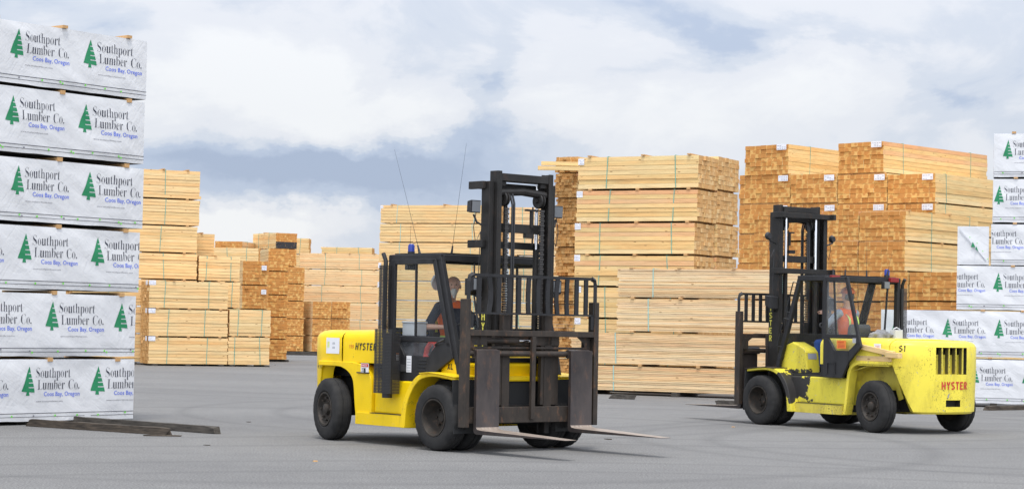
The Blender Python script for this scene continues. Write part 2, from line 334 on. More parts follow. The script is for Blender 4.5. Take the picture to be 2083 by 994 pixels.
def letters(mb, s, org, ux, uz, h, m=0, wd=1.0, slant=0.0, pitch=5.3, vertical=False, asp=1.0, th=1.0):
    """flat strokes: origin, unit vectors of reading direction and of up, letter height"""
    ux, uz, org = Vector(ux), Vector(uz), Vector(org); q = h / 6
    nrm = ux.cross(uz) * .0015
    for i, ch in enumerate(s):
        if ch == ' ': continue
        ox, oz = (0, -i * 7.6) if vertical else (i * pitch, 0)
        for n_, (a, b2_) in enumerate(GL[ch]):
            a, b2_ = Vector(a), Vector(b2_); d = (b2_ - a).normalized() * 0; e = (b2_ - a).normalized(); pn = Vector((-e.y, e.x)) * .5 * wd * th
            vs = []
            for p in (a - pn, b2_ - pn, b2_ + pn, a + pn):
                X, Z = (ox + p.x + slant * p.y) * q * asp, (oz + p.y) * q
                vs.append(org + ux * X + uz * Z + nrm * (n_ % 3))
            mb.add(vs, [(0, 1, 2, 3)], m)
    return mb
_tx = {}
def text_flat(s, size=1.0, off=0.0):        # built-in sans font as flat triangles in (x, y)
    k = (s, size, off)
    if k not in _tx:
        cu = bpy.data.curves.new('t', 'FONT'); cu.body = s; cu.size = size; cu.resolution_u = 2; cu.offset = off
        o = bpy.data.objects.new('t', cu); COL.objects.link(o); bpy.context.view_layer.update()
        me = o.to_mesh(); vs = [(v.co.x, v.co.y) for v in me.vertices]; fs = [tuple(p.vertices) for p in me.polygons]
        o.to_mesh_clear(); bpy.data.objects.remove(o); bpy.data.curves.remove(cu); _tx[k] = (vs, fs)
    return _tx[k]

# outlines of the serif letters: advance, points in thousandths, triangles
GLYPH = {"S":[0.39,[48,7,60,7,60,140,49,140,59,107,76,68,99,38,127,15,160,2,197,-3,224,0,249,9,269,23,284,42,293,65,296,90,289,124,267,153,234,175,171,206,136,225,110,244,91,264,78,284,70,306,67,332,69,355,74,376,82,394,94,410,107,423,124,434,142,442,162,447,185,449,197,448,211,447,226,444,242,441,259,436,277,431,281,430,284,429,288,429,291,428,295,427,301,427,319,431,332,445,333,449,322,449,322,337,335,337,331,349,321,373,308,395,293,414,276,430,257,444,237,454,216,460,194,462,169,460,147,452,128,440,113,423,105,402,102,380,104,359,112,340,124,324,140,311,159,299,181,287,246,257,270,245,290,232,306,220,318,207,327,195,334,182,338,167,341,151,342,133,340,109,334,87,324,67,311,50,294,36,273,24,249,15,222,9,192,7,182,8,171,8,161,10,151,11,141,14,131,17,121,21,111,24,103,26,96,28,90,29,85,30,75,29,65,26,57,19,51,12,47,3],[62,60,61,62,59,60,63,59,62,63,58,59,64,33,63,33,34,63,34,35,63,35,58,63,51,48,50,48,49,50,36,58,35,64,32,33,37,58,36,47,54,48,54,51,48,38,58,37,38,39,58,39,57,58,64,31,32,65,31,64,57,40,39,30,65,31,46,54,47,57,41,40,56,41,57,56,42,41,56,43,42,56,44,43,56,45,44,56,46,45,56,55,46,55,54,46,29,65,30,29,66,65,28,66,29,28,67,66,27,67,28,27,68,67,26,68,27,51,53,54,26,69,68,25,69,26,51,52,53,25,70,69,24,70,25,24,71,70,24,72,71,23,72,24,23,73,72,23,74,73,22,74,23,21,74,22,21,75,74,21,76,75,20,76,21,20,77,76,19,77,20,19,78,77,19,79,78,18,79,19,18,80,79,18,81,80,17,81,18,17,82,81,16,82,17,16,83,82,4,2,3,4,1,2,16,84,83,15,84,16,15,85,84,1,106,4,106,5,4,14,85,15,14,86,85,106,6,5,14,87,86,13,87,14,13,88,87,12,88,13,106,105,6,105,104,6,104,103,6,103,102,6,102,101,6,101,100,6,100,7,6,12,89,88,107,1,106,7,99,100,12,90,89,90,11,12,7,98,99,108,1,107,7,97,98,8,97,7,91,11,90,8,96,97,109,1,108,8,95,96,8,94,95,92,11,91,92,10,11,8,93,94,8,92,93,8,10,92,0,109,1,9,10,8]],"o":[0.336,[236,26,216,16,193,10,169,7,143,10,120,16,100,26,81,40,66,58,53,78,44,101,38,126,36,154,38,182,44,208,53,231,66,251,81,268,100,282,120,292,143,299,168,301,193,299,215,293,236,283,254,269,270,252,282,232,292,209,297,183,299,154,297,125,292,100,282,77,270,56,254,39,112,31,125,11,145,-2,169,-6,192,-2,212,11,225,31,229,45,233,61,235,80,236,101,237,126,237,154,236,207,232,248,224,278,211,298,192,312,169,317,144,312,124,298,112,277,105,248,101,207,99,155,100,127,101,102,102,80,104,61,108,45],[55,53,54,56,53,55,56,21,53,21,52,53,56,20,21,22,52,21,23,52,22,56,19,20,19,57,56,51,23,52,51,24,23,18,57,19,51,25,24,17,57,18,50,25,51,17,58,57,50,26,25,16,58,17,50,27,26,15,58,16,49,27,50,15,59,58,49,28,27,14,59,15,49,29,28,13,59,14,48,29,49,13,60,59,48,30,29,12,60,13,12,61,60,47,30,48,11,61,12,47,31,30,11,62,61,10,62,11,46,31,47,46,32,31,10,63,62,45,32,46,9,63,10,45,33,32,9,64,63,44,33,45,8,64,9,44,34,33,8,65,64,43,34,44,7,65,8,43,35,34,42,35,43,7,36,65,6,36,7,42,0,35,41,1,42,1,0,42,6,5,36,5,37,36,37,4,5,2,41,1,2,40,41,38,4,37,38,3,4,3,40,2,38,40,3,38,39,40]],"u":[0.375,[182,10,166,4,149,-1,131,-2,105,1,86,9,72,22,62,41,56,66,54,97,54,248,53,263,51,276,46,287,38,295,26,300,19,301,19,302,134,302,134,74,135,61,138,50,145,41,154,33,164,29,177,28,199,31,218,43,236,63,236,248,235,264,233,278,227,288,218,296,205,301,197,301,197,302,316,302,316,70,317,55,319,43,325,33,334,27,345,23,352,23,352,20,320,18,275,10,236,0,236,62,210,31,197,20],[16,18,17,16,15,18,15,14,18,14,13,18,13,19,18,35,37,36,35,34,37,34,33,37,33,32,37,32,31,37,31,38,37,12,19,13,30,38,31,11,19,12,29,38,30,10,19,11,28,38,29,9,19,10,8,19,9,8,20,19,28,39,38,7,20,8,27,49,28,49,39,28,27,50,49,48,39,49,7,21,20,48,40,39,7,22,21,48,41,40,26,50,27,6,22,7,6,23,22,48,42,41,6,24,23,26,51,50,25,51,26,6,25,24,6,51,25,48,47,42,47,43,42,47,46,43,46,44,43,46,45,44,5,51,6,5,0,51,5,1,0,4,1,5,4,2,1,3,2,4]],"t":[0.228,[198,59,184,36,157,15,123,8,103,10,88,15,79,22,72,33,68,49,66,72,66,296,38,296,38,292,58,312,81,335,101,357,118,378,133,397,139,406,127,406,127,293,190,293,190,296,127,296,127,82,128,67,130,55,134,42,142,32,154,25,169,22,191,28,209,44,213,51],[20,23,19,23,17,19,17,18,19,16,23,17,15,23,16,14,23,15,13,23,14,12,10,13,10,23,13,12,10,11,9,23,10,9,24,23,20,22,23,20,21,22,9,25,24,8,25,9,8,26,25,1,33,0,8,27,26,1,32,33,7,27,8,1,31,32,7,28,27,2,30,1,30,31,1,6,28,7,6,29,28,6,30,29,6,2,30,5,2,6,5,3,2,4,3,5]],"h":[0.381,[162,17,36,17,36,1,34,0,47,5,59,14,66,26,69,40,70,55,70,399,69,414,66,427,60,440,49,450,35,455,36,455,36,438,130,438,130,223,186,281,213,296,242,300,282,291,304,263,313,210,313,55,314,41,317,27,323,15,334,5,348,0,346,1,346,17,220,17,220,-1,209,-1,233,5,249,27,253,55,253,217,252,235,249,251,245,266,235,279,220,287,202,289,176,284,152,268,130,241,130,55,131,41,134,27,140,15,151,6,164,0,162,1],[13,15,14,16,13,15,16,12,13,16,11,12,11,17,16,11,48,17,48,18,17,10,48,11,9,48,10,8,48,9,20,22,21,19,45,20,45,22,20,45,44,22,44,23,22,46,19,45,43,23,44,47,19,46,47,18,19,42,23,43,48,18,47,41,23,42,41,24,23,40,24,41,8,49,48,39,24,40,38,24,39,38,25,24,8,50,49,38,26,25,7,50,8,37,26,38,7,51,50,37,27,26,6,51,7,6,52,51,37,28,27,36,28,37,5,52,6,2,5,1,5,0,1,5,53,0,53,55,0,34,36,33,36,32,33,36,29,32,29,31,32,5,53,52,36,29,28,2,4,5,55,54,53,31,30,29,35,34,36,3,2,4]],"p":[0.371,[181,-123,33,-123,33,-137,36,-137,50,-130,60,-119,66,-105,68,-87,68,-64,68,244,67,271,60,293,44,305,35,307,35,294,127,294,127,220,189,291,231,303,259,298,283,285,304,264,320,235,330,200,334,160,330,116,320,78,303,47,281,25,256,11,228,6,190,15,132,68,132,-58,133,-83,136,-104,145,-121,160,-132,177,-137,181,-137,132,64,157,25,195,11,231,22,254,52,265,97,269,154,266,210,256,254,235,284,198,295,160,281,132,240],[14,12,13,14,11,12,17,19,18,17,20,19,51,17,50,17,49,50,11,15,14,11,16,15,10,16,11,51,16,17,49,20,17,49,21,20,48,21,49,52,16,51,9,16,10,48,22,21,47,22,48,8,16,9,16,32,52,32,40,52,47,23,22,8,32,16,46,23,47,46,24,23,46,25,24,45,25,46,45,26,25,44,26,45,44,27,26,8,33,32,40,31,32,41,31,40,43,27,44,43,28,27,42,31,41,43,29,28,42,29,43,42,30,31,30,29,42,8,34,33,7,34,8,7,35,34,6,35,7,6,36,35,5,36,6,4,36,5,4,37,36,2,4,1,4,0,1,4,37,0,37,39,0,2,3,4,38,39,37]],"r":[0.287,[184,13,31,13,31,5,30,4,39,7,48,11,55,17,60,25,63,34,65,44,65,55,65,252,65,264,64,275,61,285,57,293,50,300,41,303,31,306,34,305,33,297,133,297,133,205,166,260,175,272,184,282,195,291,205,297,215,302,224,304,233,305,244,305,253,302,261,299,266,295,270,289,274,283,276,275,276,266,276,259,274,253,272,248,269,243,264,240,260,237,254,236,248,235,242,236,237,237,233,238,231,240,228,244,224,248,221,252,217,258,212,264,205,269,197,272,188,273,178,271,168,266,159,259,151,249,144,237,140,223,137,208,136,192,136,55,137,44,139,33,144,23,151,15,160,10,170,6,183,4,184,4],[17,19,18,20,17,19,29,31,30,29,32,31,28,32,29,20,16,17,28,33,32,27,33,28,20,15,16,27,34,33,15,21,20,15,22,21,26,34,27,26,35,34,14,22,15,25,35,26,25,36,35,13,22,14,25,37,36,24,58,25,58,37,25,12,22,13,58,38,37,24,59,58,57,38,58,56,38,57,23,59,24,60,23,59,55,38,56,61,23,60,55,39,38,11,22,12,54,39,55,61,22,23,54,40,39,62,22,61,53,40,54,53,41,40,52,41,53,10,22,11,63,64,62,64,22,62,52,42,41,51,42,52,50,42,51,50,43,42,49,43,50,49,44,43,48,44,49,48,45,44,47,45,48,47,46,45,22,65,64,22,66,65,10,66,22,10,67,66,9,67,10,9,68,67,8,68,9,8,69,68,7,69,8,7,70,69,6,70,7,6,71,70,5,71,6,5,72,71,2,5,1,5,0,1,5,72,0,72,75,0,2,4,5,73,75,72,3,2,4,74,75,73]],"L":[0.426,[387,17,33,17,33,2,40,2,59,8,75,19,86,36,91,56,92,80,92,379,91,402,85,421,75,437,59,448,40,454,34,454,34,438,232,438,232,456,232,455,216,454,203,450,190,445,179,436,172,424,167,411,165,396,165,379,165,82,165,67,166,54,169,42,174,30,182,21,194,15,206,12,219,10,234,10,266,11,295,16,321,23,344,34,365,50,383,68,399,91,413,118,421,137,407,137],[19,17,18,20,17,19,16,14,15,21,17,20,16,13,14,22,17,21,16,12,13,23,17,22,12,17,16,12,23,17,11,23,12,11,24,23,11,25,24,10,25,11,10,26,25,9,26,10,9,27,26,8,27,9,8,28,27,0,44,47,44,46,47,44,45,46,43,0,44,8,29,28,7,29,8,42,0,43,7,30,29,6,30,7,6,31,30,41,0,42,6,32,31,5,32,6,40,0,41,5,33,32,39,0,40,5,34,33,4,34,5,2,4,1,4,39,1,39,0,1,4,35,39,35,38,39,4,35,34,36,38,35,36,37,38,2,3,4]],"m":[0.554,[163,15,33,15,33,3,46,8,56,16,63,27,66,41,67,55,67,254,66,268,63,281,58,293,47,302,34,307,33,307,33,296,132,296,132,227,183,283,209,299,237,304,271,298,293,283,317,236,358,282,386,298,417,304,457,294,480,265,489,210,489,55,490,41,493,28,498,17,508,8,521,3,521,15,392,15,392,3,405,8,415,17,420,29,423,41,424,55,424,217,423,235,421,251,417,265,408,277,394,284,377,286,353,281,331,267,310,242,310,55,311,42,313,29,319,18,328,8,341,3,341,15,214,15,214,3,227,8,237,17,242,29,245,41,246,55,246,217,245,235,243,250,239,264,230,276,216,284,199,286,174,281,152,266,132,240,132,55,133,42,135,29,140,18,150,9,162,4,163,4],[15,13,14,15,12,13,19,21,20,25,27,26,15,11,12,18,74,19,74,21,19,74,22,21,24,50,25,50,27,25,11,16,15,11,77,16,77,17,16,50,49,27,49,28,27,10,77,11,18,75,74,73,22,74,51,24,50,48,28,49,72,22,73,72,53,22,53,23,22,75,17,18,51,23,24,52,23,51,76,17,75,9,77,10,47,28,48,71,53,72,8,77,9,53,23,52,77,17,76,47,29,28,46,29,47,70,53,71,7,77,8,45,29,46,69,53,70,69,54,53,7,78,77,44,29,45,68,54,69,67,54,68,43,29,44,43,30,29,7,79,78,43,31,30,67,55,54,66,55,67,42,31,43,6,79,7,6,80,79,66,56,55,65,56,66,41,31,42,41,32,31,5,80,6,5,81,80,65,57,56,64,57,65,40,32,41,40,33,32,4,81,5,4,82,81,64,58,57,63,58,64,39,33,40,39,34,33,3,82,4,2,3,1,3,0,1,3,83,0,83,84,0,62,63,61,63,60,61,63,59,60,38,39,37,39,36,37,39,34,36,34,35,36,3,83,82,63,59,58]],"b":[0.361,[48,4,58,4,58,388,58,404,57,417,54,428,49,438,41,445,32,450,21,453,24,453,24,440,123,440,123,242,166,284,182,294,201,301,221,303,236,302,250,299,263,293,275,286,286,277,296,266,305,253,312,239,318,223,323,205,325,186,326,166,325,143,322,121,316,101,309,82,299,65,288,50,275,37,261,26,245,17,229,11,211,7,192,5,173,8,154,14,135,24,105,48,123,68,126,40,137,17,157,3,182,-2,204,1,222,10,236,24,246,43,253,66,257,93,260,124,261,160,260,190,257,216,252,239,245,258,235,274,221,286,203,293,184,296,174,295,164,292,154,288,146,282,137,274,131,266,126,256,123,244],[8,10,9,11,8,10,11,7,8,11,6,7,6,12,11,6,5,12,5,74,12,74,13,12,4,74,5,3,74,4,2,74,3,1,74,2,16,18,17,16,19,18,15,19,16,15,20,19,67,15,66,15,65,66,68,15,67,68,14,15,65,20,15,65,21,20,64,21,65,69,14,68,70,14,69,64,22,21,63,22,64,70,13,14,71,13,70,63,23,22,72,13,71,62,23,63,62,24,23,73,13,72,61,24,62,74,13,73,61,25,24,1,46,74,61,26,25,60,26,61,60,27,26,59,27,60,59,28,27,58,28,59,58,29,28,58,30,29,57,30,58,57,31,30,56,31,57,56,32,31,56,33,32,55,33,56,55,34,33,1,45,46,45,47,46,54,34,55,54,35,34,54,36,35,0,1,45,44,47,45,53,36,54,48,44,47,53,37,36,53,38,37,52,38,53,48,43,44,49,43,48,52,39,38,49,42,43,52,40,39,40,51,52,49,41,42,41,51,40,49,51,41,50,51,49]],"e":[0.301,[261,71,237,40,198,16,153,8,132,9,112,15,94,25,78,38,64,55,53,76,44,100,39,127,37,157,39,185,44,210,53,233,65,253,80,269,97,283,115,293,135,299,157,301,189,297,214,286,236,268,252,244,262,212,265,172,265,183,97,183,110,91,143,41,199,24,231,31,260,48,271,61,99,204,99,175,219,175,219,215,218,242,215,265,209,285,198,301,181,311,159,315,123,300,104,260],[46,44,45,46,21,44,21,43,44,21,22,43,22,42,43,46,20,21,47,20,46,19,47,20,42,23,22,18,47,19,42,24,23,41,24,42,17,47,18,16,47,17,41,25,24,40,25,41,16,36,47,15,36,16,40,26,25,39,26,40,14,36,15,38,26,39,38,27,26,13,36,14,13,29,36,29,37,36,12,29,13,12,30,29,37,28,29,37,38,28,38,27,28,11,30,12,10,30,11,9,30,10,9,31,30,8,31,9,1,35,0,1,34,35,7,31,8,1,33,34,7,32,31,2,33,1,6,32,7,32,2,33,5,32,6,5,2,32,5,3,2,4,3,5]],"C":[0.468,[422,88,385,48,326,17,256,7,216,10,180,19,146,35,117,56,92,82,71,113,56,148,47,186,44,228,47,270,56,308,71,342,92,373,117,399,147,420,181,435,219,445,259,448,289,445,323,437,361,423,369,421,378,418,389,418,411,423,427,439,431,448,419,448,419,326,431,326,418,355,395,391,368,420,337,443,302,456,263,461,186,433,140,352,126,226,142,107,192,31,276,6,308,9,337,16,366,29,394,47,419,69,430,81],[40,20,39,20,38,39,20,21,38,21,37,38,32,29,31,29,30,31,22,37,21,23,37,22,19,40,20,23,24,37,24,36,37,28,34,29,34,32,29,18,40,19,18,41,40,36,25,24,27,34,28,36,26,25,35,26,36,17,41,18,35,27,26,35,34,27,16,41,17,15,41,16,32,33,34,15,42,41,14,42,15,13,42,14,12,42,13,11,42,12,11,43,42,10,43,11,9,43,10,8,43,9,8,44,43,1,51,0,7,44,8,1,50,51,1,49,50,6,44,7,2,49,1,2,48,49,5,44,6,5,45,44,2,47,48,4,45,5,3,47,2,3,46,47,3,45,4,3,45,46]]}

# ------------------------------------------------------------------ ground
g = MB(); g.add([(-1500, -300, 0), (1500, -300, 0), (1500, 3500, 0), (-1500, 3500, 0)], [(0, 1, 2, 3)])
g.build('ground', M_ASPH, kind='structure')

# ------------------------------------------------------------------ printed wrap
LOGO = {'navy': ([], []), 'green': ([], []), 'blue': ([], []), 'grey': ([], [])}
def _put(k, vs, fs):
    V, F = LOGO[k]; o = len(V); V += vs; F += [tuple(i + o for i in f) for f in fs]
def serif(s, x0, base, caph, width):
    x = 0; parts = []
    for ch in s:
        if ch == ' ': x += .27; continue
        if ch == '.':
            r = .042; c = (x + .07, .05); parts.append(([(c[0] + r * math.cos(a * math.pi / 4), c[1] + r * math.sin(a * math.pi / 4)) for a in range(8)], [tuple(range(8))])); x += .15; continue
        adv, v, f = GLYPH[ch]
        parts.append(([(x + v[i] / 1000, v[i + 1] / 1000) for i in range(0, len(v), 2)], [tuple(f[i:i + 3]) for i in range(0, len(f), 3)])); x += adv - .008
    kx, kz = width / x, caph / .45
    for vs, fs in parts: _put('navy', [(x0 + a * kx, base + b * kz) for a, b in vs], fs)
def sans(k, s, x0, base, caph, width, off=0.0):
    vs, fs = text_flat(s, 1.0, off); mxx = max(v[0] for v in vs)
    _put(k, [(x0 + a * width / mxx, base + b * caph / .70) for a, b in vs], fs)
# unit: the tree is 1 high, x grows right (0..2.5); z from 0 at its foot
u_ = 1 / 507.0
serif('Southport', 245 * u_, (600 - 290) * u_, 172 * u_, 665 * u_)
serif('Lumber Co.', 287 * u_, (600 - 497) * u_, 172 * u_, 795 * u_)
sans('blue', 'Coos Bay, Oregon', 408 * u_, (600 - 612) * u_, 78 * u_, 675 * u_, .004)
sans('grey', 'www.southportforest.com', 275 * u_, (600 - 715) * u_, 27 * u_, 500 * u_)
# conifer with slits on its right side
def tx_l(z): return 122 * u_ * (1 - (1 - z) / (1 - .14)) if z < 1 else 0
L_, Rr, ap = 0.0, 246 * u_, 136 * u_
def lx(z): q = (1 - z) / (1 - .14); return ap + (L_ - ap) * q
def rx(z): q = (1 - z) / (1 - .14); return ap + (Rr - ap) * q
zs = [1.0]; 
for (za, zb) in ((.785, .745), (.62, .58), (.455, .415), (.295, .255)):
    top = zs[-1]
    nseg = 3
    for k in range(nseg):
        a, b_ = top + (za - top) * k / nseg, top + (za - top) * (k + 1) / nseg
        _put('green', [(lx(a), a), (lx(b_), b_), (rx(b_), b_), (rx(a) + .0001, a)], [(0, 1, 2, 3)])
    mid_ = ap - 8 * u_
    _put('green', [(lx(za), za), (lx(zb), zb), (mid_, zb), (mid_, za)], [(0, 1, 2, 3)])
    zs.append(zb)
a = zs[-1]; _put('green', [(lx(a), a), (lx(.14), .14), (rx(.14), .105), (rx(a), a)], [(0, 1, 2, 3)])
_put('green', [(96 * u_, .125), (84 * u_, .0), (148 * u_, .0), (140 * u_, .125)], [(0, 1, 2, 3)])
LM = {'navy': 0, 'green': 1, 'blue': 2, 'grey': 3}

def fold(x, z, seed, L, H):
    e = min(1, min(x, L - x) / .25, max(0, min(z, H - z)) / .12); e = max(0, e)
    a = noise.noise(Vector((x * .9 + seed * 7.3, z * 1.3, seed * 3.1))) * .030
    b_ = noise.noise(Vector((x * 4.6 + z * 3.4 + seed, z * 1.6 - x * 1.2, seed * 1.7 + 9))) * .014
    c = abs(noise.noise(Vector((x * 1.6 + z * 3.4 + seed * 2, seed, z * .6)))) * -.016
    return (a + b_ + c + .012) * e
def wrap_pack(K, ang, L, W, z0, H, seed, logos, label, group, lw=1.0, lh=.44, kx=0, lname='tarp', diag=False, strip=True, logo_z=None):
    """white wrapped pack. K ground corner, ang direction of the printed long side; local x along it, y away from viewer"""
    d = Vector((math.cos(R(ang)), math.sin(R(ang)))); o2 = K - d * L * kx
    root = empty('wrapped_lumber_pack', (o2.x, o2.y, z0), R(ang), label=label, cat='lumber pack', group=group)
    rnd = random.Random(seed)
    mb = MB(); nx, nz = int(L / .05), max(14, int(H / .05))
    F = lambda x, z: -fold(x, z, seed, L, H)
    vs = [(L * i / nx, F(L * i / nx, H * j / nz), H * j / nz + (noise.noise(Vector((L * i / nx * 2.3, seed, 0))) * .012 if j == 0 else 0)) for j in range(nz + 1) for i in range(nx + 1)]
    mb.add(vs, [(j * (nx + 1) + i, j * (nx + 1) + i + 1, (j + 1) * (nx + 1) + i + 1, (j + 1) * (nx + 1) + i) for j in range(nz) for i in range(nx)])
    # the rest of the wrap: ends, back, top (sagging a little between boards)
    ny = 12
    for X, flip in ((0, 1), (L, 0)):
        vs = [(X + (.014 * noise.noise(Vector((y * 3, z * 4, seed + X))) * min(1, y / .1) * min(1, z / .1) * min(1, (H - z) / .1)) * (1 if flip else 1), y, z) for z in [H * j / nz for j in range(nz + 1)] for y in [W * i / ny for i in range(ny + 1)]]
        mb.add(vs, [(j * (ny + 1) + i, j * (ny + 1) + i + 1, (j + 1) * (ny + 1) + i + 1, (j + 1) * (ny + 1) + i) for j in range(nz) for i in range(ny)])
    mb.add([(0, W, 0), (L, W, 0), (L, W, H), (0, W, H)], [(0, 1, 2, 3)])
    vs = [(L * i / nx, W * j / 6, H + .012 * noise.noise(Vector((L * i / nx * 1.5, j * .7, seed))) * min(1, j, 6 - j)) for j in range(7) for i in range(nx + 1)]
    mb.add(vs, [(j * (nx + 1) + i, j * (nx + 1) + i + 1, (j + 1) * (nx + 1) + i + 1, (j + 1) * (nx + 1) + i) for j in range(6) for i in range(nx)])
    # open underside: lowest boards, coloured dark so the gap reads as shade
    mb.box(.05, L - .05, .05, W - .05, .004, .02, 1)
    o = mb.build('wrap', [M_TARP, M_TIMBER], root, smooth='all')
    bm = bmesh.new(); bm.from_mesh(o.data); bmesh.ops.remove_doubles(bm, verts=bm.verts, dist=.003); bm.to_mesh(o.data); bm.free()
    o.data.set_sharp_from_angle(angle=R(50))
    # printed logos
    lz = logo_z if logo_z is not None else H * .36
    for (lx0, asp) in logos:
      for pname, keys in (('printed_tree', ('green',)), ('printed_lettering', ('navy', 'blue')), ('printed_address', ('grey',))):
        lb = MB()
        for k in keys:
            V, Fc = LOGO[k]; lb.add([(lx0 + x * lh * asp, 0, lz + z * lh) for x, z in V], Fc, LM[k])
        bm = bmesh.new(); me = bpy.data.meshes.new(pname); me.from_pydata(lb.v, [], lb.f); me.polygons.foreach_set('material_index', lb.m); bm.from_mesh(me)
        if lx0 < .02 or lx0 + 2.3 * lh * asp > L - .02:
            for X, nn in ((.01, -1), (L - .01, 1)):
                bmesh.ops.bisect_plane(bm, geom=bm.verts[:] + bm.edges[:] + bm.faces[:], plane_co=(X, 0, 0), plane_no=(nn, 0, 0), clear_outer=True)
        if not bm.faces: bm.free(); continue
        big = [e for e in bm.edges if e.calc_length() > .09]
        if big: bmesh.ops.subdivide_edges(bm, edges=big, cuts=2, use_grid_fill=True)
        for v in bm.verts: v.co.y = F(v.co.x, v.co.z) - .0045
        bm.to_mesh(me); bm.free()
        for q in (P_NAVY, P_GREEN, P_BLUE, P_GREY): me.materials.append(q)
        lo = bpy.data.objects.new(pname, me); COL.objects.link(lo); lo.parent = root
    # two printed rules and marker dots along the hem
    if strip:
        sb = MB(); n = int(L / .12)
        for zz, th in ((.115, .009), (.062, .007)):
            for i in range(n):
                if rnd.random() < .012: continue
                xa, xb = L * i / n, L * (i + 1) / n
                sb.add([(xa, F(xa, zz) - .010, zz), (xb, F(xb, zz) - .010, zz), (xb, F(xb, zz + th) - .010, zz + th), (xa, F(xa, zz + th) - .010, zz + th)], [(0, 1, 2, 3)], 0)
        x = .1 + rnd.random() * .3
        while x < L - .05:
            zz = .075 + rnd.random() * .03; r = .017
            for q in range(rnd.choice((1, 1, 2))):
                cx_, cz_ = x + q * .045, zz - q * .02
                sb.add([(cx_ + r * math.cos(a * 1.047), F(x, zz) - .013, cz_ + r * math.sin(a * 1.047)) for a in range(6)], [tuple(range(6))], 1 if rnd.random() < .8 else 2)
            x += .30 + rnd.random() * .25
        sb.build('hem_print', [P_NAVY, P_LIME, P_GREY], root, fix=False)
    return root

def spacer_at(q, ang, W, z, h, label, group, wd=.09):
    mb = MB(); mb.box(-wd / 2, wd / 2, 0, W, 0.0, h)
    o = mb.build('wood_spacer', M_SPACER, label=label, cat='spacer', group=group); o.location = (q.x, q.y, z); o.rotation_euler = (0, 0, R(ang)); return o
WORDS = ['one', 'two', 'three', 'four', 'five', 'six', 'seven', 'eight', 'nine', 'ten']
def spacer_row(K, ang, L, W, z, h, kx, ky, desc, pos, top=False, ext=.02, layer=None):
    d = Vector((math.cos(R(ang)), math.sin(R(ang)))); p = Vector((-d.y, d.x)); o2 = K - d * L * kx - p * W * ky
    pos = sorted(pos); nm = {1: ['lone'], 2: ['left', 'right'], 3: ['left', 'middle', 'right']}[len(pos)]
    for f, n_ in zip(pos, nm):
        lb = (n_ + ' lath lying loose on top of the ' + desc) if top else (n_ + ' spacer under layer ' + WORDS[layer] + ' of the ' + desc if layer is not None else n_ + ' spacer under the ' + desc)
        spacer_at(o2 + d * L * f - p * ext, ang, W + 2 * ext, z, h, lb, ('laths on top of the ' if top else 'spacers in the ') + desc)

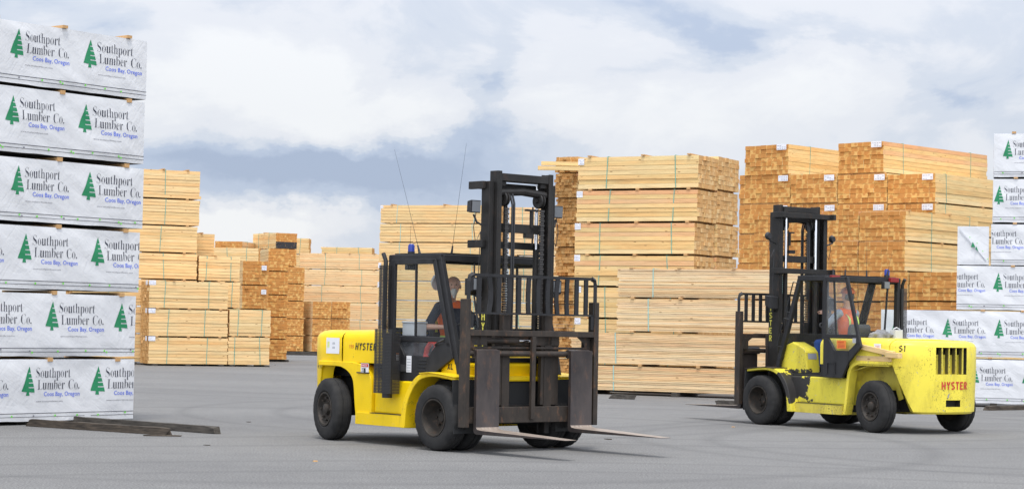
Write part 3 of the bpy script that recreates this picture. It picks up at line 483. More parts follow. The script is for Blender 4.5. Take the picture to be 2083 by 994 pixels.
ORD = ['topmost', 'second from the top', 'third from the top', 'fourth from the top', 'fifth from the top', 'sixth from the top', 'seventh from the top', 'eighth from the top', 'ninth from the top', 'tenth from the top']
def lumber(K, ang, L, W, z0, H, bw, bh, kx, ky, side, end, seed, label, group, straps=(.2, .8), strap_m=None, tags=(), ragged=.012, black_end=False, grid=False):
    """strapped bundle of boards. K = visible ground corner; local x along the boards, y across"""
    rnd = random.Random(seed)
    ang += rnd.uniform(-.5, .5)
    d = Vector((math.cos(R(ang)), math.sin(R(ang)))); p = Vector((-d.y, d.x)); o2 = K - d * L * kx - p * W * ky + d * rnd.uniform(-.03, .03)
    root = empty('lumber_bundle', (o2.x, o2.y, z0), R(ang), label=label, cat='lumber bundle', group=group)
    uvs = []
    mb = MB(); nl = max(2, round(H / bh)); nw = max(2, round(W / bw)); hh = H / nl; ww = W / nw
    for j in range(nl):
        sl = rnd.uniform(-.005, .005)
        # every few layers the boards are of another width, as in mixed packs
        y = sl; k = 0
        while y < W - ww * .3:
            w1 = ww * (1 if grid else rnd.choice((1, 1, 1, .82, 1.2))) if nw > 3 else ww
            if y + w1 > W - ww * .3: w1 = W + sl - y
            e0, e1 = rnd.uniform(-ragged, ragged), rnd.uniform(-ragged, ragged)
            if rnd.random() < .04: e0 -= rnd.uniform(0, .05); e1 += rnd.uniform(0, .05)
            o = len(mb.v); g1 = rnd.uniform(.002, .009) if hh > .06 else rnd.uniform(.001, .006)
            ya, yb = y + .001, y + w1 - .0015
            if k == 0: ya += rnd.uniform(-.012, .010)
            x0, x1, za, zb = e0, L + e1, hh * j + .001, hh * (j + 1) - g1
            vs = [(x0, ya, za), (x1, ya, za), (x1, yb, za), (x0, yb, za), (x0, ya, zb), (x1, ya, zb), (x1, yb, zb), (x0, yb, zb)]
            dark = 2 if (black_end and zb < H * .55) else 1
            mb.add(vs, [(0, 3, 2, 1), (4, 5, 6, 7), (0, 1, 5, 4), (2, 3, 7, 6)], 0); mb.m[-2:] = [0, 0]
            mb.f += [(o + 1, o + 2, o + 6, o + 5), (o + 3, o, o + 4, o + 7)]; mb.m += [dark, dark]; hw, hz = (yb - ya) / 2, (zb - za) / 2
            uvs += [0.0] * 32 + [-hw, -hz, hw, -hz, hw, hz, -hw, hz, -hw, -hz, hw, -hz, hw, hz, -hw, hz]
            y += w1; k += 1
    bo = mb.build('boards', [side, end, M_BLACKPAINT], root, fix=False); bo.data.uv_layers.new(name='board').data.foreach_set('uv', uvs)
    sm = strap_m or M_STRAP
    for f in straps:
        x = L * f + rnd.uniform(-.12, .12); lean = rnd.uniform(-.05, .05); w1 = .011
        sb = MB()
        A, B, C_, D = (x, -.010, .0), (x + lean, -.010, H + .004), (x + lean, W + .010, H + .004), (x, W + .010, 0)
        for a_, b_ in ((A, B), (B, C_), (C_, D)): sb.beam(a_, b_, .005 if a_[1] == b_[1] else 2 * w1, 2 * w1 if a_[1] == b_[1] else .005, up=(1, 0, 0))
        sb.build('strap', sm, root)
    for (face, u, v, sz) in tags:            # paper tags: face 's' long side, 'e' end at x=L, 'f' end at x=0
        tb = MB(); wq, hq = sz
        P3 = (lambda a, c, e: (a, -.012 - e, c)) if face == 's' else ((lambda a, c, e: (L + .03 + e, a, c)) if face == 'e' else (lambda a, c, e: (-.07 - e, W - a, c)))
        tb.add([P3(u, v, 0), P3(u + wq, v, 0), P3(u + wq, v + hq, 0), P3(u, v + hq, 0)], [(0, 1, 2, 3)], 0)
        for r_ in range(3):
            for c_ in range(4):
                if rnd.random() < .25: continue
                a0, c0 = u + wq * (.08 + .23 * c_), v + hq * (.15 + .27 * r_)
                tb.add([P3(a0, c0, .002), P3(a0 + wq * .16, c0, .002), P3(a0 + wq * .16, c0 + hq * .07, .002), P3(a0, c0 + hq * .07, .002)], [(0, 1, 2, 3)], 1)
        tb.build('paper_tag', [M_PAPER, M_INK], root, fix=False)
    return root

def stack(desc, Kpx, ang, L, W, tops, bw, bh, kx=0, ky=0, side=W_FRESH, end=E_PALE, seed=1, gap=.045, spos=(.1, .5, .9), tags=(), base=.12, dxs=None,
          straps=(.2, .8), strap_m=None, rows=None, group=None, K=None, nspace=True, lath=None, baseblocks=True, black=None, skipb=False, ragged=.012, grid=False):
    """tops: image rows of bundle tops, topmost first, or a number of equal rows"""
    K = K or G(*Kpx)
    zs = [zat(K, y) for y in tops]
    n = len(zs); info = []
    for i, zt in enumerate(zs):
        zb = (zs[i + 1] + gap) if i + 1 < n else base
        off = (dxs[i] if dxs else 0)
        d = Vector((math.cos(R(ang)), math.sin(R(ang))))
        nm = ORD[i] if i < n - 1 or n == 1 else 'bottom'
        if n == 1: nm = 'single'
        lumber(K + d * off, ang, L, W, zb, zt - zb, bw, bh, kx, ky, side, end, seed * 31 + i, nm + ' bundle of the ' + desc, group or 'lumber bundles of the ' + desc,
               straps, strap_m, [q[1:] for q in tags if q[0] in (i, '*')], ragged, black == i, grid)
        if i + 1 < n and nspace: spacer_row(K + d * off, ang, L, W, zb - gap, gap, kx, ky, desc, spos, layer=i)
        info.append((zb, zt))
    if lath: spacer_row(K, ang, L, W, zs[0] + .003, .038, kx, ky, desc, lath, True, ext=.05)
    if not skipb: base_timbers(K, ang, L, W, base, kx, ky, desc)
    return K, info
def base_timbers(K, ang, L, W, h, kx, ky, desc, pos=(.08, .5, .92), ext=.12):
    d = Vector((math.cos(R(ang)), math.sin(R(ang)))); p = Vector((-d.y, d.x)); o2 = K - d * L * kx - p * W * ky
    for f, pn in zip(pos, ['left', 'middle', 'right'][:len(pos)] if len(pos) > 2 else ['left', 'right']):
        q = o2 + d * L * f - p * ext
        mb = MB(); mb.box(-.08, .08, 0, W + 2 * ext, .001, h - .014)
        o = mb.build('base_timber', M_TIMBER, bevel=.008, label=pn + ' dark timber on the ground under the ' + desc, cat='timber', group='timbers under the ' + desc)
        o.location = (q.x, q.y, 0); o.rotation_euler = (0, 0, R(ang))

# ------------------------------------------------------------------ wrapped stack on the left
K1 = G(270, 857); A1 = 51; D1 = Vector((math.cos(R(A1)), math.sin(R(A1))))
rows1 = [(298, 85, 203, [20, 168]), (293, 209, 334, [10, 158]), (291, 344, 465, [20, 166]), (283, 473, 594, [-112, 36, 183]), (275, 602, 724, [-57, 90, 232]), (272, 730, 850, [-104, 42, 184])]
LW, WW = 4.9, 1.2
for i, (xr, yt, yb, lg) in enumerate(rows1):
    t_ = along(K1, A1, xr, zat(K1, (yt + yb) / 2)); Kr = K1 + D1 * t_
    zt, zb = zat(Kr, yt), zat(Kr, yb)
    lgs = []
    for j, px in enumerate(lg):
        a_ = along(Kr, A1, px, (zt + zb) / 2) + LW; b_ = along(Kr, A1, px + 120, (zt + zb) / 2) + LW
        lgs.append((a_, (b_ - a_) / (2.135 * .44)))
    extra = lgs[0][0] - (lgs[1][0] - lgs[0][0]) * .98
    stp = (lgs[1][0] - lgs[0][0]) * .98
    while extra > -1: lgs.append((extra, lgs[0][1] * .97)); extra -= stp
    ex = ['with its top edge against the sky', 'just under the topmost pack', 'third down', 'fourth down, logo cut at its right end', 'fifth down, second up from the ground', 'nearest the ground on dark timbers'][i]
    wrap_pack(Kr, A1, LW, WW, zb, zt - zb, 11 + i, lgs, 'white printed wrapped pack in the left stack, ' + ex, 'wrapped packs of the left stack', kx=1, logo_z=(zt - zb) * .415)
    if i < 5:
        spacer_row(Kr, A1, LW, WW, zb - .078, .06, 1, 0, 'left wrapped stack', (.36, .66, .93), layer=i)
    if i == 0:
        spacer_row(Kr, A1, LW, WW, zt + .004, .045, 1, 0, 'left wrapped stack', (.40, .66, .92), True, ext=.04)
    if i == 5: zb1 = zb; Kb = Kr
# long weathered timbers the stack stands on, sticking out to the right
def ground_timber(pa, pb, wdt, hgt, m, label, seed=0, z=0.001, fr=True):
    a_, b_ = G(*pa), G(*pb); d = (b_ - a_); L = d.length; mb = MB(); rnd = random.Random(seed)
    n = 14; ring = [(-.5, 0), (.5, 0), (.5, 1), (-.5, 1)]
    vs = []
    for i in range(n + 1):
        x = L * i / n
        for (y, q) in ring:
            vs.append((x + (rnd.uniform(-.08, .08) if i in (0, n) else 0), y * wdt + rnd.uniform(-.006, .006), q * hgt * (1 - (rnd.uniform(0, .25) if i in (0, n) else rnd.uniform(0, .06))) if q else 0))
    mb.add(vs, [(i * 4 + k, (i + 1) * 4 + k, (i + 1) * 4 + (k + 1) % 4, i * 4 + (k + 1) % 4) for i in range(n) for k in range(4)] + [(0, 1, 2, 3), (n * 4 + 3, n * 4 + 2, n * 4 + 1, n * 4)])
    o = mb.build('ground_timber', m, bevel=.006, label=label, cat='timber'); o.location = (a_.x, a_.y, z); o.rotation_euler = (0, 0, math.atan2(d.y, d.x)); return o
ground_timber((60, 866), (345, 885), .10, .11, M_TIMBER2, 'split brown timber sticking out from under the left wrapped stack', 3)
ground_timber((120, 858), (444, 882), .10, .11, M_TIMBER, 'longer grey timber reaching out right behind the split brown one', 5)
spl = ground_timber((300, 886), (366, 887), .05, .02, M_TIMBER2, 'thin splinter of wood lying in front of the split brown timber', 8)
base_timbers(Kb, A1, LW, WW, zb1, 1, 0, 'left wrapped stack', (.2, .6), .0)

# ------------------------------------------------------------------ plain lumber, left of centre
KA = G(301, 743)
_, inf = stack('low left stack with white tags', None, 23, along(KA, 23, 464), 1.25, (571, 628, 685), .095, .115, K=KA, side=W_YELLOW, end=E_BROWN, seed=2,
      tags=[('*', 's', -.02, .78, (.24, .16)), ('*', 'f', .98, .78, (.28, .16))], base=.07, straps=(.2, .72), lath=(.3,), gap=.05)
KA2 = KA + Vector((math.cos(R(23)), math.sin(R(23)))) * along(KA, 23, 467)
stack('two-bundle stack beside the tagged one', None, 23, along(KA2, 23, 551), 1.25, (629, 685), .1, .115, K=KA2, side=W_YELLOW, end=E_BROWN, seed=3, base=.07, straps=(.12, .85))
pA = Vector((-math.sin(R(23)), math.cos(R(23)))); dA = Vector((math.cos(R(23)), math.sin(R(23))))
KB0 = KA + pA * 1.6; KB = KB0 + dA * along(KB0, 23, 403, 4)
stack('tall pale stack behind the wrapped packs', None, 23, 4.4, 1.2, (349, 408, 462, 517, 571, 626, 681), .1, .115, K=KB, kx=1, side=W_YELLOW, end=E_BROWN, seed=4, base=.1, straps=(.3, .72), dxs=[0, .03, -.06, -.04, 0, 0, 0], lath=(.7, .9), gap=.05)
KB2 = KB + dA * .04
stack('short stack right of the tall pale one', None, 23, along(KB2, 23, 487, 3), 1.2, (520, 572, 626, 681), .1, .115, K=KB2, side=W_YELLOW, end=E_BROWN, seed=5, base=.1, straps=(.25, .82), lath=(.4,))
KB3 = KB + pA * 1.5; KB3 = KB3 + dA * along(KB3, 23, 435, 3.4)
stack('stack peeping out behind the tall pale', None, 23, 2.4, 1.2, (476, 524, 574, 627, 681), .1, .115, K=KB3, kx=1, side=W_YELLOW, end=E_BROWN, seed=6, base=.1, straps=(.5, .75), lath=(.8,))
K3 = G(489, 737)
stack('dark end-grain stack behind two bundles', None, 112, 2.6, 1.02, (530, 580, 629, 678), .15, .12, K=K3, ky=1, side=W_YELLOW, end=E_ORANGE, seed=7, base=.1, straps=(), tags=[(0, 'f', .72, .55, (.2, .18)), (1, 'f', .72, .55, (.2, .18))])
K3b = G(541, 735)
stack('narrow end-grain stack right of the dark one', None, 104, 2.6, .8, (505, 552, 600, 645, 690), .15, .12, K=K3b, ky=1, side=W_YELLOW, end=E_ORANGE, seed=8, base=.1, straps=())
# far row
def far(desc, kp, ang, L, W, tops, end=E_ORANGE, side=W_PINK, seed=1, bw=.16, bh=.12, **k):
    kk = dict(kx=0, ky=0, straps=(.3, .75), base=.12, nspace=True); kk.update(k)
    return stack(desc, kp, ang, L, W, tops, bw, bh, side=side, end=end, seed=seed, **kk)
far('far two-sided column, left of three', (578, 718), 109, 3.0, .95, (543, 577, 612, 648, 683), seed=20, ky=1)
far('far two-sided column, middle of three', (634, 719), 109, 3.0, .95, (613, 648, 683), seed=21, ky=1, straps=())
far('far two-sided column, right of three', (673, 719), 109, 3.0, .95, (613, 648, 683), seed=22, ky=1, straps=())
far('far pinkish side-on row', (606, 714.5), -2, 4.4, 1.2, (514, 547, 580, 614, 648, 682), seed=23, lath=(.3, .6, .9))
far('far stack with a blackened top bundle', (556, 714), 125, 2.6, 1.25, (473, 506, 541, 576, 612, 647, 682), seed=24, ky=1, black=0, side=W_YELLOW, lath=(.5,))
far('far pale stack behind the blackened bundle', (586, 711), 0, 1.05, 1.2, (484, 517, 550, 584, 618, 650, 684), seed=25, side=W_YELLOW, straps=(.6,))
far('far pale stack left of the blackened bundle', (430, 714), 0, 2.3, 1.2, (503, 531, 566, 600, 640, 680), seed=26, side=W_YELLOW)
far('far end-grain stack under the sky', (432, 711.5), 80, 3, 1.5, (490, 525, 560, 600, 640, 680), seed=27, ky=1)
far('far skyline stack behind the pinkish row', (650, 711), -3, 2.9, 1.2, (502, 536, 570, 610, 650, 685), seed=28, side=W_FRESH)
# long timber kerbs of the far row
for (x0_, x1_, lb) in ((556, 652, 'long dark timber at the foot of the far row, left piece'), (655, 765, 'long dark timber at the foot of the far row, right piece')):
    ground_timber((x0_, 721), (x1_, 722.5), .25, .16, M_TIMBER, lb, int(x0_), fr=False)

# ------------------------------------------------------------------ tall walls of lumber in the middle
K4 = G(767, 735)
stack('tall pale wall behind the left forklift', None, -19, 5.2, 1.25, (417, 455, 493, 532, 571, 610, 649, 688), .1, .115, K=K4, side=W_YELLOW, end=E_BROWN, seed=30, base=.1,
      straps=(.16, .8), strap_m=M_STRAPB, tags=[(i, 's', -.02, .50, (.13, .22)) for i in (0, 3, 4, 5, 6)], lath=(.1, .55, .8), gap=.04, spos=(.1, .3, .62))
K5 = G(1030, 752)
stack('pinkish lumber wall seen through the left mast', None, -4, 2.6, 1.2, (421, 471, 520, 568, 616, 664, 710), .1, .08, K=K5, side=W_PINK, end=E_PALE, seed=31, base=.1, straps=(.2, .8), lath=(.5,))
K6 = G(1166, 786)
stack('ragged stack with boards sticking out', None, 58, 2.4, .70, (318, 352, 403, 455, 503, 562, 620, 675, 730), .11, .085, K=K6, kx=0, side=W_FRESH, end=E_BROWN, seed=32, base=.1, straps=(), ragged=.06, gap=.03,
      dxs=[.05, 0, .1, .05, .1, -.1, -.1, 0, 0])
# loose boards that jut out of the ragged stack
rn = random.Random(4)
zz = zat(K6, 349) + 0
for i, (xa, xb, yy, hh_) in enumerate(((1094, 1168, 349, .11), (1101, 1170, 339, .11), (1130, 1176, 346, .10))):
    a_ = K6 + Vector((-.0, -.30 + .12 * i)); z_ = zat(K6, yy)
    L = abs(along(a_, 0, xa, z_)); mb = MB(); mb.box(-L, .55, -.05, .04, 0, hh_)
    o = mb.build('loose_board', [W_FRESH], bevel=.004, label=['lowest loose board jutting left from the ragged stack', 'upper loose board jutting left from the ragged stack', 'short loose board on the ragged stack near its corner'][i], cat='board')
    o.location = (a_.x, a_.y, z_)
K7 = G(1412, 802); A7 = -28
L7 = abs(along(K7, A7, 1170))
_, inf7 = stack('big central stack', None, A7, L7, 1.28, (315, 385, 453, 520, 586, 652, 718), .19, .118, K=K7, kx=1, side=W_FRESH, end=E_PALE, seed=33, base=.13,
      straps=(.24, .79), tags=[('*', 's', -.01, .62, (.17, .16))], lath=(.10, .55, .93), gap=.05, spos=(.1, .5, .92), dxs=[.02, 0, -.03, -.06, -.04, 0, 0], strap_m=M_STRAP)
p7 = Vector((-math.sin(R(A7)), math.cos(R(A7))))
stack('stack behind the big central one', None, A7, L7, 1.4, (318, 388, 456, 523, 589, 655, 720), .19, .118, K=K7 + p7 * 1.30, kx=1, side=W_FRESH, end=E_PALE, seed=34, base=.13, straps=(), gap=.05, spos=(.95,), skipb=False, lath=(.8,))
K8 = G(1160, 799); A8 = -25
stack('wide thin-board stack between the forklifts', None, A8, along(K8, A8, 1602), 1.2, (675, 741), .14, .042, K=K8, side=W_THIN, end=E_PALE, seed=35, base=.11, straps=(.20, .93), strap_m=M_STRAPB, gap=.06, spos=(.33, .60), lath=None, ragged=.03)
K8b = K8 + Vector((math.cos(R(A8)), math.sin(R(A8)))) * along(K8, A8, 1256)
z8 = zat(K8, 673)
Kc = K8b
for i, (yt, yb) in enumerate(((546, 603), (607, 668))):
    zt, zb = zat(Kc, yt), zat(Kc, yb)
    if i == 1: zb = z8 + .04
    lumber(Kc + Vector((math.cos(R(A8)), math.sin(R(A8)))) * (.0 if i else 0.0), A8, along(Kc, A8, 1640), 1.15, zb, zt - zb, .14, .042, 0, 0, W_THIN, E_PALE, 360 + i, ['upper', 'lower'][i] + ' of two thin-board bundles set on the wide low stack',
           'thin-board bundles set on the wide low stack', (.18, .9), M_STRAPB, (), .03)
    spacer_row(Kc, A8, along(Kc, A8, 1640), 1.15, zb - (.04 if i else .05), .04 if i else .05, 0, 0, 'thin-board bundles', (.08, .34, .72), layer=i)
spacer_row(Kc, A8, along(Kc, A8, 1640), 1.15, zat(Kc, 546) + .003, .03, 0, 0, 'thin-board bundles', (.07, .33, .62), True)
ground_timber((1246, 810), (1292, 812), .12, .11, M_TIMBER, 'short dark block under the thin-board stack, left one', 31)
ground_timber((1461, 824), (1512, 827), .12, .12, M_TIMBER, 'grey timber block on the ground left of the right forklift', 33)

# ------------------------------------------------------------------ orange end-grain stacks behind the right forklift
A9 = 46
K9 = G(1901, 779)
d9 = Vector((math.cos(R(A9)), math.sin(R(A9)))); p9 = Vector((-d9.y, d9.x))
cols = [(1901, 1803), (1802, 1701), (1700, 1606), (1604, 1500)]
nm9 = ['orange end-grain wall, rightmost column', 'orange end-grain wall, second column', 'orange end-grain wall, third column', 'orange end-grain wall, leftmost column']
for i, (xr, xl) in enumerate(cols):
    Ki = K9 + p9 * along(K9, A9 + 90, xr, 4); Wd = along(Ki, A9 + 90, xl, 4)
    stack(nm9[i], None, A9, 6.0, Wd - .03, (352, 413.5, 475, 536, 597, 658, 719), .235, .165, K=Ki, grid=True, side=W_FRESH, end=E_ORANGE, seed=40 + i, base=.12, straps=(.12, .7),
          tags=[(j, 'f', Wd - .50, .74, (.42, .2)) for j in (0, 1)], gap=.05, spos=(.02, .5), ragged=.02)
    for (dd, kk, xr2, xl2, yt, yb) in (('leftmost', 2, 1602, 1515, 293, 350), ('right', 1, 1795, 1704, 287, 347)):
        if kk == i:
            Kt = K9 + p9 * along(K9, A9 + 90, xr2, 5.5); Wt = along(Kt, A9 + 90, xl2, 5.5)
            z0_ = zat(Ki, 352) + .05
            lumber(Kt, A9, 6.6, Wt, z0_, zat(Kt, yt) - z0_, .25, .15, 0, 0, W_FRESH, E_ORANGE, 50 + i, ('left' if kk == 2 else 'right') + ' of the two big bundles lying on top of the orange wall', 'bundles on top of the orange wall', (.2, .85), None,
                   [('f', Wt - .45, zat(Kt, yt) - z0_ - .2, (.42, .2))], .03, False, True)
            spacer_row(Kt, A9, 6.6, Wt, z0_ - .048, .046, 0, 0, 'big bundle on the orange wall, ' + ('left one' if kk == 2 else 'right one'), (.02, .5, .95))
K10 = G(1840, 786); A10 = 46
for i, (xr, xl) in enumerate(((1840, 1745), (1744, 1671), (1670, 1600), (1599, 1531))):
    Ki = K10 + p9 * along(K10, A10 + 90, xr, 3.5); Wd = along(Ki, A10 + 90, xl, 3.5)
    stack(['nearer orange stack, rightmost column', 'nearer orange stack, second column', 'nearer orange stack, third column', 'nearer orange stack, leftmost column'][i], None, A10, 4.2, Wd - .03,
          (429, 491, 553, 615, 677, 735), .20, .125, K=Ki, grid=True, side=W_FRESH, end=E_ORANGE, seed=60 + i, base=.12, straps=(.35, .85), gap=.05, spos=(.02, .5, .95), ragged=.02, lath=(.3,) if i else (.05, .6))
K11 = G(1946, 796); A11 = 50
W11 = along(K11, A11 + 90, 1849, 2)
stack('small orange stack beside wrapped packs', None, A11, 3.0, W11, (553, 614, 675, 736), .22, .125, K=K11, grid=True, side=W_FRESH, end=E_ORANGE, seed=70, base=.12, straps=(), gap=.04, ragged=.02)
K11b = K11 + Vector((-math.sin(R(A11)), math.cos(R(A11)))) * (W11 + .05)
stack('orange stack behind the right cab', None, A11, 3.0, along(K11b, A11 + 90, 1790, 2), (553, 614, 675, 736), .22, .125, K=K11b, grid=True, side=W_FRESH, end=E_ORANGE, seed=71, base=.12, straps=(), gap=.04, ragged=.02)

# ------------------------------------------------------------------ wrapped stack on the right
A12 = -13; K12 = G(1960, 826); D12 = Vector((math.cos(R(A12)), math.sin(R(A12)))); p12 = Vector((-D12.y, D12.x))
rows12 = [(2018, 272, 360, [2040, 2147], 'topmost, against the sky at the right edge'), (2017, 364, 452, [2022, 2129], 'second down at the right edge'), (2014, 456, 539, [1994, 2101], 'third down at the right edge'),
          (1945, 541, 630, [1916, 2020, 2127], 'fourth down, its logo cut at the left end'), (1792, 633, 726, [1812, 1917, 2022, 2127], 'fifth down, reaching left behind the yellow counterweight'), (1800, 731, 820, [1860, 1972, 2079], 'lowest, beside the rear wheel of the right forklift')]
for i, (xl, yt, yb, lg, ex) in enumerate(rows12):
    Kr = K12 + D12 * along(K12, A12, xl); Kz = K12 + D12 * along(K12, A12, 2030)
    zt, zb = zat(Kz, yt), zat(Kz, yb)
    lgs = []
    for px in lg:
        a_ = along(Kr, A12, px, (zt + zb) / 2); b_ = along(Kr, A12, px + 90, (zt + zb) / 2); lgs.append((a_, (b_ - a_) / (2.135 * .44)))
    stp = lgs[-1][0] - lgs[-2][0]; nx_ = lgs[-1][0] + stp
    while nx_ < 4.6: lgs.append((nx_, lgs[-1][1])); nx_ += stp
    wrap_pack(Kr, A12, 4.9, WW, zb, zt - zb, 31 + i, lgs, 'white wrapped pack in the right stack, ' + ex, 'wrapped packs of the right stack', kx=0, logo_z=(zt - zb) * .42, lh=.43)
    sp = (.10, .37) if i < 3 else (.12, .30, .5)
    if i < 5: spacer_row(Kr, A12, 4.9, WW, zb - .04, .038, 0, 0, 'right wrapped stack', sp, layer=i)
    if i == 0: spacer_row(Kr, A12, 4.9, WW, zt + .004, .045, 0, 0, 'right wrapped stack', (.09, .4), True)
    if i == 5: base_timbers(Kr, A12, 4.9, WW, zb, 0, 0, 'right wrapped stack', (.05, .5, .95), .02)
# pack standing end-on beside the third row, its wrap folded and stitched diagonally
Ke = K12 + D12 * along(K12, A12, 1948, 4); Kz = K12 + D12 * along(K12, A12, 1980)
We = along(Ke, A12, 2012, 4)
ztE, zbE = zat(Kz, 460), zat(Kz, 538)
pk = wrap_pack(Ke + p12 * .05, A12, We, 2.4, zbE, ztE - zbE, 77, [], 'wrapped pack seen end-on with a diagonal folded seam and scraps of green', None, strip=False)
se = MB(); H_ = ztE - zbE
se.beam((.04, -.025, H_ - .06), (We - .06, -.025, .10), .012, .018, 0, up=(0, 1, 0)); se.beam((.38, -.022, .06), (.40, -.022, .3), .006, .008, 0, up=(0, 1, 0))
for (x, z) in ((.26, H_ - .26), (.42, .48), (.55, .30), (.66, .12)):
    se.add([(x, -.04, z), (x + .03, -.04, z), (x + .015, -.04, z + .03)], [(0, 1, 2)], 1)
se.build('seam', [mat('pale seam tape', (.55, .57, .62), .5), P_LIME], pk, fix=False)
gt = MB(); gt.add([(.30, -.045, .40), (.40, -.045, .40), (.34, -.045, .52)], [(0, 1, 2)]); gt.add([(.40, -.046, .36), (.47, -.046, .30), (.42, -.046, .42)], [(0, 1, 2)])
gt.build('printed_tree', P_GREEN, pk, fix=False)
ground_timber((2008, 834), (2140, 832), .15, .10, M_TIMBER2, 'broken brown timber at the foot of the right wrapped stack', 41)

# ------------------------------------------------------------------ forklift materials
def paint(name, col, chips, wear, dirt=.25, boxes=()):
    """yellow paint with chips, scrapes and soiling; boxes = object-space patches worn down to black"""
    m = mat(name, col, .42, spec=.32); t, b = nodes(m); co = objco(t)
    base = ramp(t, noi(t, co, 1.6, 4, .55), [(.3, tuple(c * .90 for c in col)), (.7, tuple(min(1, c * 1.04) for c in col))])
    d1 = ramp(t, noi(t, objco(t, (1, 1, .35)), 4.5, 5, .62), [(.50, (0, 0, 0)), (.78, (1, 1, 1))])
    base = mixc(t, M(t, 'MULTIPLY', d1, dirt), base, (.22, .15, .03))
    sc = ramp(t, noi(t, objco(t, (1.2, 1.2, 9)), 6, 4, .6), [(.66, (0, 0, 0)), (.70, (1, 1, 1))])
    base = mixc(t, M(t, 'MULTIPLY', sc, wear), base, (.42, .42, .40))
    area = ramp(t, noi(t, co, 2.1, 3, .6), [(.46, (0, 0, 0)), (.60, (1, 1, 1))])
    for (s_, th_, c_) in ((31, chips, (.06, .04, .028)), (11, chips + .01, (.30, .29, .27)), (60, chips - .02, (.09, .06, .03))):
        ch = ramp(t, noi(t, objco(t, (1, 1, .6)), s_, 5, .62, .5), [(th_, (0, 0, 0)), (th_ + .02, (1, 1, 1))])
        base = mixc(t, M(t, 'MULTIPLY', ch, area), base, c_)
    for (x0, x1, z0, z1, th) in boxes:
        sp = t.nodes.new('ShaderNodeSeparateXYZ'); t.links.new(t.nodes.new('ShaderNodeTexCoord').outputs['Object'], sp.inputs[0])
        fx = M(t, 'SUBTRACT', 1.0, M(t, 'ABSOLUTE', M(t, 'DIVIDE', M(t, 'SUBTRACT', sp.outputs[0], (x0 + x1) / 2), (x1 - x0) / 2)))
        fz = M(t, 'SUBTRACT', 1.0, M(t, 'ABSOLUTE', M(t, 'DIVIDE', M(t, 'SUBTRACT', sp.outputs[2], (z0 + z1) / 2), (z1 - z0) / 2)))
        f = M(t, 'ADD', M(t, 'MINIMUM', fx, fz), M(t, 'MULTIPLY', M(t, 'SUBTRACT', noi(t, co, 5.5, 4, .6), .5), 2.2))
        base = mixc(t, ramp(t, f, [(th, (0, 0, 0)), (th + .04, (1, 1, 1))]), base, (.035, .033, .032))
    t.links.new(base, b.inputs['Base Color'])
    r = ramp(t, noi(t, co, 3, 4), [(.3, (.30,) * 3), (.7, (.52,) * 3)]); t.links.new(r, b.inputs['Roughness']); return m
Y1 = paint('yellow machine paint', (.86, .585, .004), .69, .14, .24)
Y1S = paint('yellow machine paint scuffed', (.84, .575, .008), .64, .35, .45)
Y2 = paint('faded lemon machine paint', (.80, .665, .07), .635, .55, .46)
Y2W = paint('faded lemon paint worn to black', (.72, .62, .06), .635, .55, .55, ((-1.05, -.42, .42, .96, .12),))
Y2S = paint('scuffed lemon paint', (.66, .55, .08), .60, .6, .75)
def darkm(name, c1, c2, rough=.5, scale=5, rust=0.0, sc=(1, 1, .5)):
    m = mat(name, c1, rough, spec=.28); t, b = nodes(m)
    n = noi(t, objco(t, sc), scale, 5, .6); col = ramp(t, n, [(.3, c1), (.7, c2)])
    if rust:
        k = ramp(t, noi(t, objco(t, sc), scale * 2.3, 4, .65), [(.56, (0, 0, 0)), (.70, (1, 1, 1))]); col = mixc(t, M(t, 'MULTIPLY', k, rust), col, (.17, .085, .045))
    t.links.new(col, b.inputs['Base Color']); bump(t, b, n, .12, .004); return m
K_CAB = darkm('black cab paint', (.016, .016, .017), (.030, .030, .032), .45)
K_MAST = darkm('greasy mast steel', (.014, .0135, .013), (.030, .028, .026), .45, 4, .12)
K_RUST = darkm('worn rusty carriage steel', (.024, .020, .017), (.055, .043, .034), .5, 5, .50)
K_FORK = darkm('fork steel', (.028, .024, .024), (.065, .052, .047), .40, 4, .30)
K_TIP = darkm('scraped fork steel', (.20, .16, .13), (.36, .30, .25), .42, 6, .35, (1, 4, 1))
K_TYRE = darkm('tyre rubber', (.016, .016, .0165), (.034, .033, .032), .85, 6, 0, (1, 1, 1))
K_RIM = darkm('dirty wheel rim', (.020, .018, .016), (.050, .042, .034), .6, 7, .25, (1, 1, 1))
K_RUB = darkm('rubber flap', (.018, .019, .020), (.036, .037, .038), .7, 4)
K_UNDER = mat('dark chassis', (.016, .016, .016), .8)
K_CHAIN = mat('leaf chain steel', (.055, .052, .050), .45, .3)
K_CHROME = mat('chrome rod', (.75, .75, .76), .18, 1.0)
K_GUARD = darkm('brown radiator mesh', (.03, .03, .03), (.05, .045, .04), .6)
M_RED = mat('red tail lamp', (.22, .012, .012), .4); M_LAMP = mat('clear lamp lens', (.16, .17, .18), .12); M_BEACON = mat('blue beacon lens', (.01, .03, .24), .2)
T_BLACK = mat('black stencil paint', (.02, .02, .02), .6); T_RED = mat('red stencil paint', (.55, .045, .03), .6); T_YEL = mat('yellow mast lettering', (.72, .66, .10), .6)
T_WHITE = mat('white sticker', (.75, .75, .76), .5); T_ORANGE = mat('orange sticker', (.75, .22, .03), .5); T_GREYP = mat('grey smudged print', (.30, .31, .34), .6)
T_LIMEP = mat('lime smudged print', (.62, .68, .10), .6)
K_SEAT = mat('grey seat vinyl', (.055, .057, .06), .7); K_PLAST = mat('black plastic', (.02, .02, .022), .45)
COOL = mat('pale grey plastic box', (.55, .56, .58), .5); CLOTH_G = simple_noise('grey rag cloth', (.12, .12, .125), (.30, .30, .31), 7, .9, .6, .03)
R_HOOK = simple_noise('peeling lifting eye', (.30, .20, .10), (.62, .52, .38), 16, .8)
